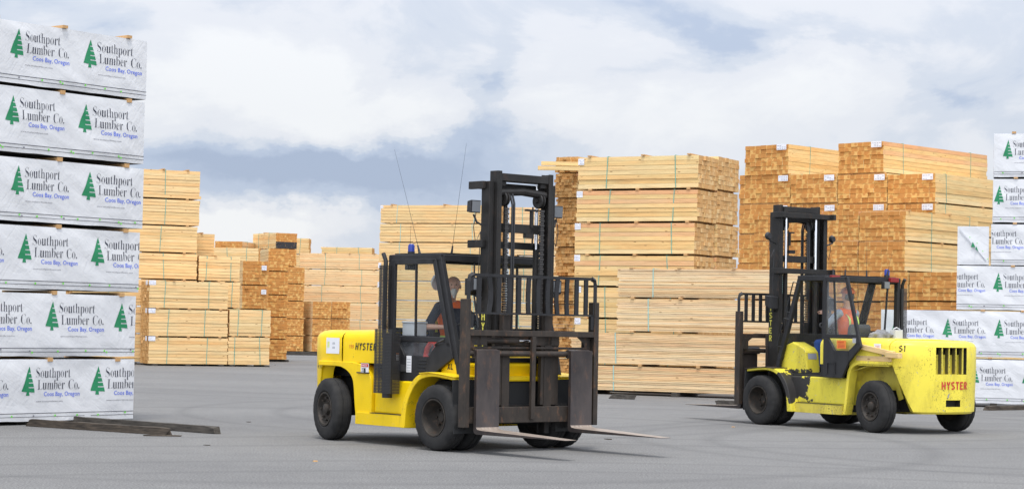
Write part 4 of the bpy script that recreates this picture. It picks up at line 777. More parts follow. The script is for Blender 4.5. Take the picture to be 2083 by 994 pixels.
def glass_mat(name, tint, refl=.10, smr=.05):
    m = bpy.data.materials.new(name); m.use_nodes = True; t = m.node_tree; t.nodes.clear()
    o = N(t, 'ShaderNodeOutputMaterial'); tr = N(t, 'ShaderNodeBsdfTransparent'); tr.inputs[0].default_value = (*tint, 1)
    gl = N(t, 'ShaderNodeBsdfGlossy'); gl.inputs['Roughness'].default_value = .03; gl.inputs[0].default_value = (.9, .93, .96, 1)
    df = N(t, 'ShaderNodeBsdfDiffuse'); df.inputs[0].default_value = (.55, .57, .60, 1)
    fr = N(t, 'ShaderNodeFresnel', inp={'IOR': 1.5}); a = N(t, 'ShaderNodeMixShader'); c = N(t, 'ShaderNodeMixShader')
    lw = N(t, 'ShaderNodeLayerWeight', inp={'Blend': .12}); t.links.new(M(t, 'ADD', M(t, 'MULTIPLY', lw.outputs['Fresnel'], .8), refl), a.inputs[0]); t.links.new(tr.outputs[0], a.inputs[1]); t.links.new(gl.outputs[0], a.inputs[2])
    smear = ramp(t, noi(t, objco(t, (1, 1, 1.5)), 3, 4, .6), [(.4, (smr * .2,) * 3), (.75, (smr,) * 3)])
    t.links.new(smear, c.inputs[0]); t.links.new(a.outputs[0], c.inputs[1]); t.links.new(df.outputs[0], c.inputs[2]); t.links.new(c.outputs[0], o.inputs[0]); return m
GLASS = glass_mat('cab glass', (.90, .92, .91), .0, .05); GLASS_D = glass_mat('dusty cab glass', (.86, .88, .88), .03, .22)
def mesh_mat(name, pitch, bar):
    m = mat(name, (.022, .022, .023), .5); t, b = nodes(m); sp = t.nodes.new('ShaderNodeSeparateXYZ'); t.links.new(t.nodes.new('ShaderNodeTexCoord').outputs['Object'], sp.inputs[0])
    s1 = M(t, 'ADD', sp.outputs[0], sp.outputs[1])
    def g(v): return M(t, 'LESS_THAN', M(t, 'FRACT', M(t, 'ADD', M(t, 'DIVIDE', v, pitch), 100.0)), bar)
    al = M(t, 'MAXIMUM', g(s1), g(sp.outputs[2])); t.links.new(al, b.inputs['Alpha']); return m
K_PERF = mesh_mat('perforated guard', .020, .50)

FIN_BROWN = mat('dark brown fin paint', (.10, .085, .03), .7)  # dark brown for the deep part of each grille fin
def quadv(mb, pts, m=0): return mb.add(pts, [tuple(range(len(pts)))], m)

# ------------------------------------------------------------------ forklift
def make_forklift(T, o):
    x, y, yaw = T
    root = empty('forklift', (x, y, 0), yaw, label=o['label'], cat='forklift', group='forklifts in the yard')
    Y, YS, YW = o['paint'], o['scuffed'], o['worn']
    MH = o['mast_top']; AX = -.02; LG = o['open_door']; WB = 2.66 if LG else 2.56; SEAM = -2.98 if LG else -2.32
    # ---- chassis
    mb = MB(); mb.box(-3.2 if LG else -3.0, .25, -.48, .48, .36, .92); mb.box(-.16, .16, -.85, .85, .34, .52); mb.box(-WB - .1, -WB + .1, -.78, .78, .34, .52); mb.box(-1.95, -.55, -.86, .86, .30, .62)
    mb.box(-1.3, .1, -.78, .78, .80, .90); mb.box(-3.1, -1.9, -.60, .60, .88, 1.10)
    mb.build('chassis', K_UNDER, root, bevel=.01)
    # ---- counterweight: plan outline by width, bottom edge follows the wheel arch
    XR, B, NN, XC = (-3.47, .955, 2.2, -2.90) if LG else (-3.45, .965, 2.7, -2.40)
    def plan(yv): q = min(1, abs(yv) / B); return XC - (XC - XR) * (max(0, 1 - q ** NN)) ** (1 / NN)
    ys = [-.965, -.963, -.955, -.94, -.92, -.89, -.85, -.80, -.74, -.66, -.58, -.50, -.42, -.36, -.27, -.2, -.1, 0, .1, .15, .27, .36, .42, .50, .58, .66, .74, .80, .85, .89, .92, .94, .955, .963, .965]
    ol = [(SEAM, -.965)] + [(plan(v), v) for v in ys] + [(SEAM, .965)]
    XA, XB_, ZA = (-3.03, -3.30, 1.12) if LG else (-2.86, -3.06, 1.06)
    def zb(xv): return ZA if xv > XA else (.33 if xv < XB_ else .33 + (ZA - .33) * max(0, min(1, ((xv - XB_) / (XA - XB_)))) ** (1.0 if LG else 1.2))
    zr = [0.0, .12, .23, .52, .65, 1.10, 1.28]
    lv = [.33, .365, .45, .56, .70, .98, 1.20, 1.42]
    rows = []
    for (px, py) in ol:
        z_ = zb(px); col_ = []
        for q in lv: col_.append((px + (.03 if q == .33 and px < -2.9 else 0), py * (1 - .04 * max(0, 1.1 - q) / .77 - (.02 if q == .33 else 0)), max(q, z_) if q > .33 else z_))
        for (ins, q) in ((.03, 1.475), (.075, 1.505), (.16, 1.525)):
            cx_ = px + ins * min(1, max(0, (SEAM - px) / .42)) * .9; col_.append((cx_, py * (1 - ins), q))
        rows.append(col_)
    n = len(rows); k = len(rows[0])
    mb = MB(); vs = [p for r in rows for p in r]; fs = []
    grille = lambda a, b_, q: a[1] >= -.361 and b_[1] <= .361 and q in (5, 6)
    slot = lambda a, b_, q: a[1] >= -.21 and b_[1] <= .16 and q == 2
    for i in range(n - 1):
        for j in range(k - 1):
            if grille(rows[i][3], rows[i + 1][3], j) or slot(rows[i][3], rows[i + 1][3], j): continue
            f = (i * k + j, i * k + j + 1, (i + 1) * k + j + 1, (i + 1) * k + j)
            if len({tuple(round(c, 4) for c in vs[q]) for q in f}) > 2: fs.append(f)
    fs.append(tuple(i * k + k - 1 for i in range(n)))
    mb.add(vs, fs)
    # thickness at the lower edge: inner skin
    inn = [[(px + .14 * min(1, (SEAM - px) / .3), py * .86, max(.33, zb(px))), (px + .14 * min(1, (SEAM - px) / .3), py * .86, 1.3)] for px, py in ol]
    for i in range(n - 1):
        a0, a1 = rows[i][0], rows[i + 1][0]; quadv(mb, [a0, a1, inn[i + 1][0], inn[i][0]]); quadv(mb, [inn[i][0], inn[i + 1][0], inn[i + 1][1], inn[i][1]])
    cw = mb.build('counterweight', Y, root, smooth=True, fix=True)
    bm = bmesh.new(); bm.from_mesh(cw.data); bmesh.ops.remove_doubles(bm, verts=bm.verts, dist=.0015); bmesh.ops.recalc_face_normals(bm, faces=bm.faces); bm.to_mesh(cw.data); bm.free(); cw.data.set_sharp_from_angle(angle=R(38))
    # recess behind the grille, with upright fins
    for (ya, yb_, za, zb_, dp, nm_) in ((-.36, .36, .98, 1.42, .42, 'grille_recess'), (-.20, .15, .45, .56, .12, 'tow_slot')):
        mb = MB()
        x0 = [plan(ya) + .001, plan(yb_) + .001]; xb = XR + dp
        pf = [(x0[0], ya), (x0[1], yb_)]
        for (p, q) in (((x0[0], ya, za), (x0[0], ya, zb_)), ((x0[1], yb_, zb_), (x0[1], yb_, za))):
            quadv(mb, [p, q, (xb, q[1], q[2]), (xb, p[1], p[2])], 1)
        yy = [v for v in ys if ya - .001 <= v <= yb_ + .001]
        for zz_ in (za, zb_):
            for a_, b_ in zip(yy, yy[1:]): quadv(mb, [(plan(a_), a_, zz_), (plan(b_), b_, zz_), (xb, b_, zz_), (xb, a_, zz_)], 1 if zz_ > 1 else 0)
        quadv(mb, [(xb, ya, za), (xb, yb_, za), (xb, yb_, zb_), (xb, ya, zb_)], 1)
        mb.build(nm_, [YS, K_UNDER], cw, fix=True)
    mb = MB()
    for v in (-.25, -.09, .07, .23): mb.box(XR + .012, XR + .03, v - .010, v + .010, .985, 1.415); mb.box(XR + .031, XR + .10, v - .008, v + .008, .985, 1.415, 1)
    mb.build('grille_fins', [YS, FIN_BROWN], cw)
    # ---- hood
    sec = [(-.95, 1.09), (-.95, 1.40), (-.935, 1.465), (-.89, 1.51), (-.82, 1.53), (0, 1.55), (.82, 1.53), (.89, 1.51), (.935, 1.465), (.95, 1.40), (.95, 1.09)]
    mb = MB(); n = len(sec); xs = (SEAM + .007, -1.34)
    vs = [(q, a, b_) for q in xs for a, b_ in sec]
    mb.add(vs, [(i, i + 1, n + i + 1, n + i) for i in range(n - 1)] + [tuple(range(n)), tuple(range(2 * n - 1, n - 1, -1)), (0, n, 2 * n - 1, n - 1)])
    mb.build('hood', Y, root, smooth=True)
    # ---- rear fenders, sills, steps, front fenders: one each side
    for s in (-1, 1):
        def Yr(a, b_): return (s * a, s * b_) if s > 0 else (-b_, -a)
        y0, y1 = Yr(.80, .975)
        mb = MB()
        outer = [(-2.86, 1.095), (-2.35, 1.095), (-2.02, 1.09), (-1.80, 1.05), (-1.66, .94), (-1.60, .80), (-1.60, .43), (-1.60, .26)]
        inner = [(-2.86, 1.03), (-2.42, 1.03), (-2.28, 1.01), (-2.15, .96), (-2.06, .88), (-2.02, .78), (-1.98, .50), (-1.93, .26)]
        if LG:
            outer = [(-3.02, 1.165), (-2.6, 1.165), (-2.30, 1.16), (-2.13, 1.12), (-2.04, 1.02), (-1.995, .80), (-1.96, .5), (-1.915, .26)]
            inner = [(-3.02, 1.115), (-2.6, 1.115), (-2.32, 1.11), (-2.18, 1.07), (-2.10, .99), (-2.055, .79), (-2.02, .5), (-1.975, .26)]
        mb.strip(outer, inner, y0, y1)
        mb.build('rear_fender', Y, root, smooth=True, bevel=.008)
        mb = MB(); a_, b_ = Yr(.40, .90)
        dd = .26 if LG else 0; mb.band([(-2.86 - .3 * (dd > 0), 1.10), (-2.2 - dd, 1.10), (-1.85 - dd * .8, 1.0), (-1.75 - dd * .8, .8), (-1.7 - dd * .8, .3)], [(-2.86 - .3 * (dd > 0), 1.09), (-2.22 - dd, 1.09), (-1.87 - dd * .8, .99), (-1.77 - dd * .8, .8), (-1.72 - dd * .8, .3)], a_, b_)
        if LG: mb.box(-3.26, -1.98, *Yr(.605, .625), .70, 1.09); mb.beam((-2.95, s * .64, .55), (-2.75, s * .64, 1.08), .03, .10)
        mb.build('wheel_well', YS, root)
        mb = MB(); a_, b_ = Yr(.55, .925); mb.box(-1.99 if LG else -1.595, -.60, a_, b_, .42, .87)
        mb.build('side_tank', YW, root, bevel=.02)
        mb = MB(); a_, b_ = Yr(.50, 1.0); mb.box(-1.925, -.72, a_, b_, .255, .415)
        mb.box(-1.90 if LG else -1.59, -.80, *(Yr(.928, 1.005)), .416, .424, 1)
        st = mb.build('side_step', [YS, K_RUB], root, bevel=.008)
        # chequer plate studs
        mb = MB()
        for i in range(30):
            for j in range(3):
                xx, zz_ = -1.88 + i * .038, .285 + j * .045 + (.02 if i % 2 else 0); c = s * 1.001
                quadv(mb, [(xx, c, zz_), (xx + .010, c + s * .003, zz_ + .007), (xx + .020, c, zz_ + .014), (xx + .010, c + s * .003, zz_ + .004)])
        mb.build('chequer_studs', YS, st, fix=False)
        # front fender
        mb = MB(); a_, b_ = Yr(.62, 1.10)
        outer = [(-.80, .26), (-.74, .55), (-.66, .74), (-.52, .90), (-.36, .985), (-.15, 1.00), (.10, .985), (.36, .955)]
        inner = [(-.69, .26), (-.66, .52), (-.59, .69), (-.47, .84), (-.34, .92), (-.14, .955), (.10, .945), (.36, .915)]
        mb.strip(outer, inner, a_, b_)
        ff = mb.build('front_fender', YW if o['open_door'] else YS, root, smooth=True, bevel=.008)
        mb = MB(); mb.band([(-.36, .998), (-.15, 1.013), (.10, .998), (.38, .968)], [(-.36, .988), (-.15, 1.003), (.10, .988), (.38, .958)], *Yr(.66, 1.13))
        mb.build('fender_tread', K_RUST if o['open_door'] else YS, ff, bevel=.003)
        mb = MB(); mb.box(-.62, .30, *Yr(.55, .60), .30, .95); mb.build('inner_fender', K_UNDER, root)
        mb = MB(); a_, b_ = Yr(.60, 1.14); mb.beam((.36, (a_ + b_) / 2, .93), (.40, (a_ + b_) / 2, .24), abs(b_ - a_), .012, up=(1, 0, 0))
        mb.build('mud_flap', K_RUB, root)
    # ---- front cowl
    mb = MB(); poly = [(.02, .90), (-.10, 1.02), (-.27, 1.38), (-.48, 1.45), (-.74, 1.36), (-.82, 1.28), (-.88, .90)]
    if o['open_door']: mb.prism(poly, .50, .80); mb.prism([(.02, .90), (-.10, 1.02), (-.22, 1.22), (-.34, 1.22), (-.40, .90)], -.82, .495)
    else: mb.prism([(.12, .92), (.14, 1.12), (-.10, 1.32), (-.22, 1.38), (-.28, .92)], -.84, .84)
    mb.prism([(-.28, .905), (.30, .905), (.30, .97), (-.28, .97)], -.61, .61)
    cowl = mb.build('front_cowl', YW if o['open_door'] else Y, root, bevel=.02)
    if o['open_door']:
        mb = MB(); quadv(mb, [(-.826, .56, 1.26), (-.826, .76, 1.26), (-.842, .76, 1.16), (-.842, .56, 1.16)]); mb.build('data_plate', T_GREYP, cowl)
    mb = MB(); mb.box(.13, .16, -.62, .62, .40, .90); mb.build('front_plate', Y, root)
    # ---- cab floor, seat, wheel, dash
    mb = MB(); mb.box(-1.33, -.22, -.80, .80, .905, .935); mb.box(-1.33, -1.29, -.80, .80, .935, 1.50); mb.build('cab_floor', K_UNDER, root)
    st = MB(); st.prism([(-1.28, 1.12), (-.72, 1.12), (-.68, 1.20), (-.70, 1.26), (-1.24, 1.26)], -.27, .23)
    seat = st.build('seat', K_SEAT, root, bevel=.04, seg=3)
    st = MB(); st.prism([(-1.29, 1.26), (-1.14, 1.24), (-1.22, 1.72), (-1.27, 1.80), (-1.34, 1.74)], -.26, .22); st.build('seat_back', K_SEAT, seat, bevel=.05, seg=3)
    st = MB(); st.box(-1.25, -.76, -.2, .16, .93, 1.12); st.build('seat_base', K_PLAST, seat)
    mb = MB(); mb.prism([(-.30, .93), (-.30, 1.30), (-.42, 1.46), (-.52, 1.44), (-.46, 1.2), (-.42, .93)], -.35, .30); mb.build('dashboard', K_PLAST, root, bevel=.02)
    mb = MB(); c0 = Vector((-.56, -.02, 1.70 if LG else 1.64)); ax = Vector((-.45, 0, .89)).normalized(); u1 = Vector((0, 1, 0)); u2 = ax.cross(u1)
    ring = [c0 + (u1 * math.cos(a * math.pi / 12) + u2 * math.sin(a * math.pi / 12)) * .20 for a in range(25)]
    mb.tube(ring, .015, 8, caps=False); mb.tube([c0 - ax * .02, Vector((-.42, -.02, 1.35))], .03)
    for a in (0, 2.1, 4.2): mb.tube([c0 - ax * .01, c0 + (u1 * math.cos(a) + u2 * math.sin(a)) * .195], .010, 6)
    sw = mb.build('steering_wheel', K_PLAST, root, smooth=True)
    mb = MB()
    for q in (.20, .27, .34, .41): mb.tube([(-.50, -q, 1.35), (-.60, -q, 1.62)], .009, 6); mb.ball((-.60, -q, 1.64), .022, n=6)
    mb.build('control_levers', K_PLAST, root, smooth=True)
    # ---- cab frame and roof
    mb = MB()
    RF, RB, RZ = (-.72 if LG else -.30), -1.36, (2.58 if LG else 2.55)
    PX, PZ = (-.22, 1.13) if LG else (.12, 1.13)
    for s in (-1, 1):
        yy = s * .85
        mb.beam((RF, yy, RZ - .03), (PX, yy, PZ), .07, .085); mb.beam((PX, yy, PZ + .02), (PX + .04, yy, .98), .06, .08)
        mb.beam((RB + .03, yy, .88), (RB + .01, yy, RZ), .07, .09); mb.beam((RB - .02, yy, RZ - .03), (RF + .04, yy, RZ - .03), .08, .085)
        mb.beam((-1.33, yy * .99, .87), (-.56, yy * .99, .87), .05, .07)
    mb.beam((RF + .02, -.85, RZ - .035), (RF + .02, .85, RZ - .035), .085, .085); mb.beam((RB + .03, -.85, RZ - .035), (RB + .03, .85, RZ - .035), .08, .085)
    mb.beam((PX - .02, -.85, PZ + .05), (PX - .02, .85, PZ + .05), .05, .06); mb.beam((RB + .03, -.85, 1.55), (RB + .03, .85, 1.55), .05, .06)
    mb.build('cab_frame', K_CAB, root, bevel=.008)
    mb = MB(); mb.box(RB + .02, RF, -.82, .82, RZ + .012, RZ + .032)
    for q in (-.6, -.4, -.2, 0, .2, .4, .6): mb.box(RB + .02, RF, q - .02, q + .02, RZ - .02, RZ + .010)
    mb.build('roof', K_CAB, root)
    # windscreen and rear window
    mb = MB(); quadv(mb, [(PX - .02, -.80, PZ + .09), (PX - .02, .80, PZ + .09), (RF + .01, .80, RZ - .07), (RF + .01, -.80, RZ - .07)]); mb.build('windscreen', GLASS, root, fix=False)
    mb = MB(); quadv(mb, [(RB + .03, -.81, 1.58), (RB + .03, .81, 1.58), (RB + .03, .81, 2.47), (RB + .03, -.81, 2.47)]); mb.build('rear_window', GLASS, root, fix=False)
    mb = MB(); wq = lambda q, yq: (RF + (PX - RF) * q + .03, yq, RZ - .07 + (PZ - RZ + .16) * q); mb.tube([wq(0, -.30), wq(.35, -.42), wq(.68, -.44)], .012, 6); mb.tube([wq(.42, -.43), wq(.8, -.46)], .016, 4); mb.build('wiper', K_PLAST, root)
    # ---- doors
    def door(side, ang):
        hy = .985 if (o['open_door'] and side > 0) else side * .885
        piv = empty('door', (-1.47 if LG and side > 0 else -1.32, hy, 0), ang); piv.parent = root
        # frame outline in door space: x from hinge forward
        A = [(.02, .87), (.02, 2.50), (.98, 2.50), (1.38, 1.20), (1.12, 1.06), (.80, .87)]
        win = [(.10, 1.47), (.10, 2.43), (.91, 2.43), (1.20, 1.47)]
        mb = MB(); t_ = .022; FW = LG
        if FW: win = [(.055, 1.60), (.055, 2.49), (.53, 2.49), (.86, 1.60)]
        if FW:
            for pg in ([(0, 1.53), (0, 2.56), (.055, 2.56), (.055, 1.53)], [(.055, 2.49), (.055, 2.56), (.60, 2.56), (.575, 2.49)], [(.60, 2.56), (.965, 1.42), (.90, 1.42), (.53, 2.55)], [(.055, 1.53), (.055, 1.60), (.87, 1.60), (.90, 1.53)],
                       [(0, .87), (0, 1.53), (.13, 1.53), (.29, 1.33), (.29, .87)], [(.29, .87), (.29, 1.33), (.66, 1.33), (.66, 1.14), (.51, .90), (.50, .87)], [(.66, 1.14), (.66, 1.33), (.83, 1.45), (.85, 1.53), (.925, 1.53), (.97, 1.40)]): mb.prism(pg, -t_, t_)
        else: mb.prism([(.02, 1.40), (.02, 2.50), (.10, 2.50), (.10, 1.40)], -t_, t_); mb.prism([(.10, 2.43), (.10, 2.50), (.98, 2.50), (.935, 2.43)], -t_, t_)
        if not FW: mb.prism([(.98, 2.50), (1.335, 1.345), (1.255, 1.345), (.905, 2.50 - .01)], -t_, t_); mb.prism([(.10, 1.40), (.10, 1.47), (1.22, 1.47), (1.24, 1.40)], -t_, t_)
        # lower panel with a trapezoid window
        tri = [(.13, 1.525), (.29, 1.335), (.66, 1.335), (.83, 1.455), (.845, 1.525)] if FW else [(.20, 1.395), (.36, 1.21), (.86, 1.21), (1.06, 1.395)]
        if not FW: mb.prism([(.02, .87), (.02, 1.40), (.20, 1.40), (.36, 1.20), (.36, .87)], -t_, t_); mb.prism([(.36, .87), (.36, 1.205), (.86, 1.205), (.86, .91), (.80, .87)], -t_, t_)
        if not FW: mb.prism([(.86, .91), (.86, 1.205), (1.06, 1.40), (1.32, 1.40), (1.38, 1.20), (1.12, 1.06)], -t_, t_)
        fr = mb.build('door_panel', K_CAB, piv, bevel=.006)
        mb = MB(); quadv(mb, [(a_, 0, b_) for a_, b_ in win]); mb.build('door_window', GLASS_D if o['open_door'] and side > 0 else GLASS, piv)
        mb = MB(); quadv(mb, [(a_, 0, b_) for a_, b_ in tri]); mb.build('lower_door_window', GLASS_D, piv)
        mb = MB(); mb.beam(*(((.31, .0, 1.59), (.24, .0, 2.50)) if FW else ((.56, .0, 1.46), (.545, .0, 2.44))), .03, .022); mb.build('window_divider', K_CAB, piv)
        mb = MB()
        if not FW: mb.tube([(1.02, side * .03, 1.36), (1.08, side * .075, 1.37), (1.16, side * .075, 1.41), (1.2, side * .03, 1.44)], .012, 6)
        elif side < 0: mb.box(.78, .86, -.04, .04, 1.42, 1.50)
        if o['open_door'] and side > 0: mb.box(.79, .88, -.05, .05, 1.46, 1.54)
        mb.build('door_handle', K_CHROME if o['open_door'] else K_PLAST, piv, smooth=True)
        if not o['open_door']:
            mb = MB(); 
            for i in range(6): mb.box(.80 - .012 * i - .12, .80 - .012 * i + .05, side * .022 - .012, side * .022 + .012, 1.15 - i * .045, 1.166 - i * .045)
            mb.build('louvres', K_RUB, piv, bevel=.003)
            for (xa, xb, za, zb_, mm, nm) in ((.18, .235, 1.14, 1.24, T_WHITE, 1), (.40, .51, .99, 1.21, T_WHITE, 2)):
                mb = MB(); yy = side * .0235; quadv(mb, [(xa, yy, za), (xb, yy, za), (xb, yy, zb_), (xa, yy, zb_)])
                for r_ in range(5): quadv(mb, [(xa + .012, yy + side * .002, za + .02 + r_ * (zb_ - za) * .17), (xb - .014, yy + side * .002, za + .02 + r_ * (zb_ - za) * .17), (xb - .014, yy + side * .002, za + .026 + r_ * (zb_ - za) * .17), (xa + .012, yy + side * .002, za + .026 + r_ * (zb_ - za) * .17)], 1)
                if nm == 1: quadv(mb, [(xa, yy + side * .002, zb_ - .02), (xb, yy + side * .002, zb_ - .02), (xb, yy + side * .002, zb_), (xa, yy + side * .002, zb_)], 2)
                mb.build('sticker', [T_WHITE, T_GREYP, T_ORANGE], piv, fix=False)
        elif side > 0:
            mb = MB(); yy = -.026; quadv(mb, [(.36, yy, 1.36), (.60, yy, 1.36), (.60, yy, 1.50), (.36, yy, 1.50)])
            letters(mb, 'DANGER', (.39, yy - .003, 1.455), (1, 0, 0), (0, 0, 1), .03, 1)
            for r_ in range(3): quadv(mb, [(.39, yy - .003, 1.38 + r_ * .022), (.57, yy - .003, 1.38 + r_ * .022), (.57, yy - .003, 1.388 + r_ * .022), (.39, yy - .003, 1.388 + r_ * .022)], 1)
            mb.build('sticker', [T_ORANGE, T_RED], piv, fix=False)
            mb = MB(); mb.beam((.12, -.03, .93), (.12, -.03, 1.12), .02, .02); mb.beam((.12, -.03, 1.12), (.32, -.03, 1.12), .02, .02); mb.beam((.32, -.03, 1.12), (.32, -.03, .93), .02, .02); mb.build('latch_frame', K_CAB, piv)
        return piv
    door(-1, 0)
    door(1, R(o.get('door_angle', 0)) if o['open_door'] else 0)
    # ---- guards at the right rear pillar with the exhaust
    mb = MB()
    for (x0, x1, ya, yb_, z0, z1) in ((-1.36, -.98, -1.12, -.97, .70, 1.56), (-1.42, -1.31, -1.02, -.88, 1.56, 2.42)):
        quadv(mb, [(x0, ya, z0), (x1, ya, z0), (x1, ya, z1), (x0, ya, z1)]); quadv(mb, [(x0, ya, z0), (x0, yb_, z0), (x0, yb_, z1), (x0, ya, z1)]); quadv(mb, [(x1, ya, z0), (x1, yb_, z0), (x1, yb_, z1), (x1, ya, z1)])
    mb.build('perforated_guard', K_PERF, root, fix=False)
    mb = MB(); mb.tube([(-1.17, -1.03, .64), (-1.17, -1.03, 1.50)], .07, 14); mb.tube([(-1.37, -.95, 1.45), (-1.37, -.95, 2.48), (-1.43, -.95, 2.58)], .030, 10); mb.box(-1.02, -.92, -.99, -.88, 1.0, 1.09)
    mb.build('exhaust', K_CAB, root, smooth=True)
    # ---- wheels
    def wheel(cx_, cy_, s, steer=0, front=False, wd=.26):
        w_ = empty('wheel', (cx_, cy_, .43), steer); w_.parent = root; w_.location = (cx_, cy_, .43)
        h = wd / 2; prof = [(-h * .80, .235), (-h * .98, .26), (-h, .32), (-h * .97, .37), (-h * .86, .405), (-h * .70, .424), (-h * .33, .429), (-h * .30, .421), (-h * .22, .421), (-h * .19, .430), (h * .19, .430), (h * .22, .421), (h * .30, .421), (h * .33, .429), (h * .70, .424), (h * .86, .405), (h * .97, .37), (h, .32), (h * .98, .26), (h * .80, .235)]
        lug = lambda i, j: (.985 if (i % 4) < 1 and j in (4, 5, 14, 15) else 1)
        MB().lathe(prof, (0, 0, 0), 96, 0, lug).build('tyre', K_TYRE, w_, smooth=True)
        mb = MB()
        o1 = s * h
        if front: pr = [(o1 * .80, .245), (o1 * .98, .245), (o1 * .98, .228), (o1 * .70, .215), (o1 * -.1, .19), (o1 * -.45, .16), (o1 * -.5, .09), (o1 * -.2, .085), (o1 * -.1, .06), (o1 * .02, .055), (o1 * .05, .001)]
        else: pr = [(o1 * .80, .238), (o1 * .97, .236), (o1 * .97, .215), (o1 * .6, .19), (o1 * .45, .12), (o1 * .5, .085), (o1 * .85, .075), (o1 * .95, .055), (o1 * .95, .001)]
        mb.lathe(pr, (0, 0, 0), 40)
        mb.lathe([(-o1 * .80, .245), (-o1 * .5, .20), (-o1 * .4, .001)], (0, 0, 0), 32)
        for a in range(8):
            q = a * math.pi / 4; rr, yy = (.13, -o1 * .42) if front else (.155, o1 * .58)
            mb.tube([(rr * math.cos(q), yy, rr * math.sin(q)), (rr * math.cos(q), yy + s * .035, rr * math.sin(q))], .015, 6)
        mb.build('rim', K_RIM, w_, smooth=True)
        return w_
    for s in (-1, 1):
        wheel(0, s * 1.03, s, 0, True, .27); wheel(0, s * .72, s, 0, True, .27)
        wheel(-WB, s * .93, s, o['steer'], False, .26)
    # ---- mast
    def rail(mb, x0, x1, yc, wd, z0, z1, s):      # channel section open inwards
        mb.box(x0, x1, min(yc, yc - s * .018), max(yc, yc - s * .018), z0, z1); ye = yc - s * wd
        mb.box(x0, x0 + .022, min(yc - s * .018, ye), max(yc - s * .018, ye), z0, z1); mb.box(x1 - .022, x1, min(yc - s * .018, ye), max(yc - s * .018, ye), z0, z1)
    mb = MB()
    for s in (-1, 1): rail(mb, .14 if LG else .18, .40 if LG else .345, s * .575, .085, .30, MH - .14, s)
    for zz_ in (MH - .19, 2.70): 
        mb.box(.06, .178, -.60, .60, zz_ - .045, zz_ + .045)
        for s in (-1, 1): mb.box(AX, .28, *sorted((s * .578, s * .635)), zz_ - .05, zz_ + .05)
    mb.box(.15, .178, -.57, .57, 1.28, 1.60); mb.box(.15, .178, -.57, .57, .40, .62)
    mb.build('outer_mast', K_MAST, root, bevel=.006)
    mb = MB()
    for s in (-1, 1): rail(mb, .24, .425 if LG else .405, s * .485, .075, .22, MH, s)
    mb.box(.20, .40, -.408, .408, MH - .13, MH - .03); mb.box(.26, .30, -.408, .408, 2.86, 2.98); mb.box(.27, .30, -.408, .408, .42, .60)
    for s in (-1, 1): mb.box(.29, .36, *sorted((s * .408, s * .30)), MH - .19, MH - .131)
    mb.tube([(.33, -.40, MH - .28), (.33, 0, MH - .25), (.33, .40, MH - .28)], .055, 10)
    mb.build('inner_mast', K_MAST, root, bevel=.006)
    mb = MB()
    for s in (-1, 1): mb.tube([(.215, s * .36, .38), (.215, s * .36, 2.66)], .042, 14); 
    mb.build('lift_cylinders', K_MAST, root, smooth=True)
    for s in (-1, 1):
        mb = MB(); mb.tube([(.215, s * .36, 2.66), (.215, s * .36, MH - .14)], .026, 12)
        mb.build('lift_rod', K_CHROME, root, smooth=True)
    for s in (-1, 1):
        mb = MB(); rnz = int((MH - .45 - 1.2) / .032)
        for i in range(rnz):
            zz_ = 1.2 + i * .032; mb.box(.36, .392 + (.006 if i % 2 else 0), s * .31 - (.034 if i % 2 else .027), s * .31 + (.034 if i % 2 else .027), zz_, zz_ + .026)
        mb.build('lift_chain', K_CHAIN, root)
        mb = MB(); mb.lathe([(-.035, .001), (-.035, .095), (-.012, .10), (-.010, .075), (.010, .075), (.012, .10), (.035, .095), (.035, .001)], (.32, s * .31, MH - .36), 28); mb.tube([(.32, s * .24, MH - .36), (.32, s * .40, MH - .36)], .03, 10)
        mb.build('chain_pulley', K_MAST, root, smooth=True)
    mb = MB()
    for q, zz_ in ((-.235, .02), (-.20, 0.0)): mb.tube([(.40, q, 1.3), (.41, q, 2.4), (.41, q, MH - .42 - zz_), (.38, q - .01, MH - .30 - zz_), (.30, q - .01, MH - .27 - zz_), (.25, q, MH - .36), (.25, q, 2.2)], .014, 8)
    mb.build('mast_hoses', K_PLAST, root, smooth=True)
    mb = MB(); mb.tube([(.30, .22, MH - .44), (.30, .22, MH - .95)], .012, 6); mb.tube([(.30, .20, MH - .5), (.30, .20, MH - .72)], .028, 8); mb.box(.27, .33, .10, .30, MH - .50, MH - .475); mb.box(.27, .33, .08, .22, MH - .86, MH - .80); mb.build('chain_anchor', K_MAST, root)
    # tilt cylinders
    for s in (-1, 1):
        mb = MB(); mb.tube([(-.35, s * .52, .95), (.02, s * .52, 1.12)], .05, 12); mb.tube([(.02, s * .52, 1.12), (.16, s * .52, 1.18)], .024, 10); mb.build('tilt_cylinder', K_MAST, root, smooth=True)
    # lettering down the side of the outer rails
    mb = MB()
    for s in (-1, 1): letters(mb, 'HYSTER', ((.375 if LG else .31) if s > 0 else .235, s * .578, 2.12 if o['open_door'] else 1.70), (-s, 0, 0), (0, 0, 1), .105, vertical=True, th=1.15)
    mb.build('mast_lettering', T_YEL, root, fix=False)
    # ---- carriage, backrest, forks
    mb = MB()
    mb.box(.56, .625, -1.07, 1.07, 1.50, 1.575); mb.box(.50, .60, -1.05, 1.05, .38, .585); mb.box(.53, .56, -1.05, 1.05, 1.335, 1.365); mb.tube([(.575, -1.08, 1.275), (.575, 1.08, 1.275)], .038, 12)
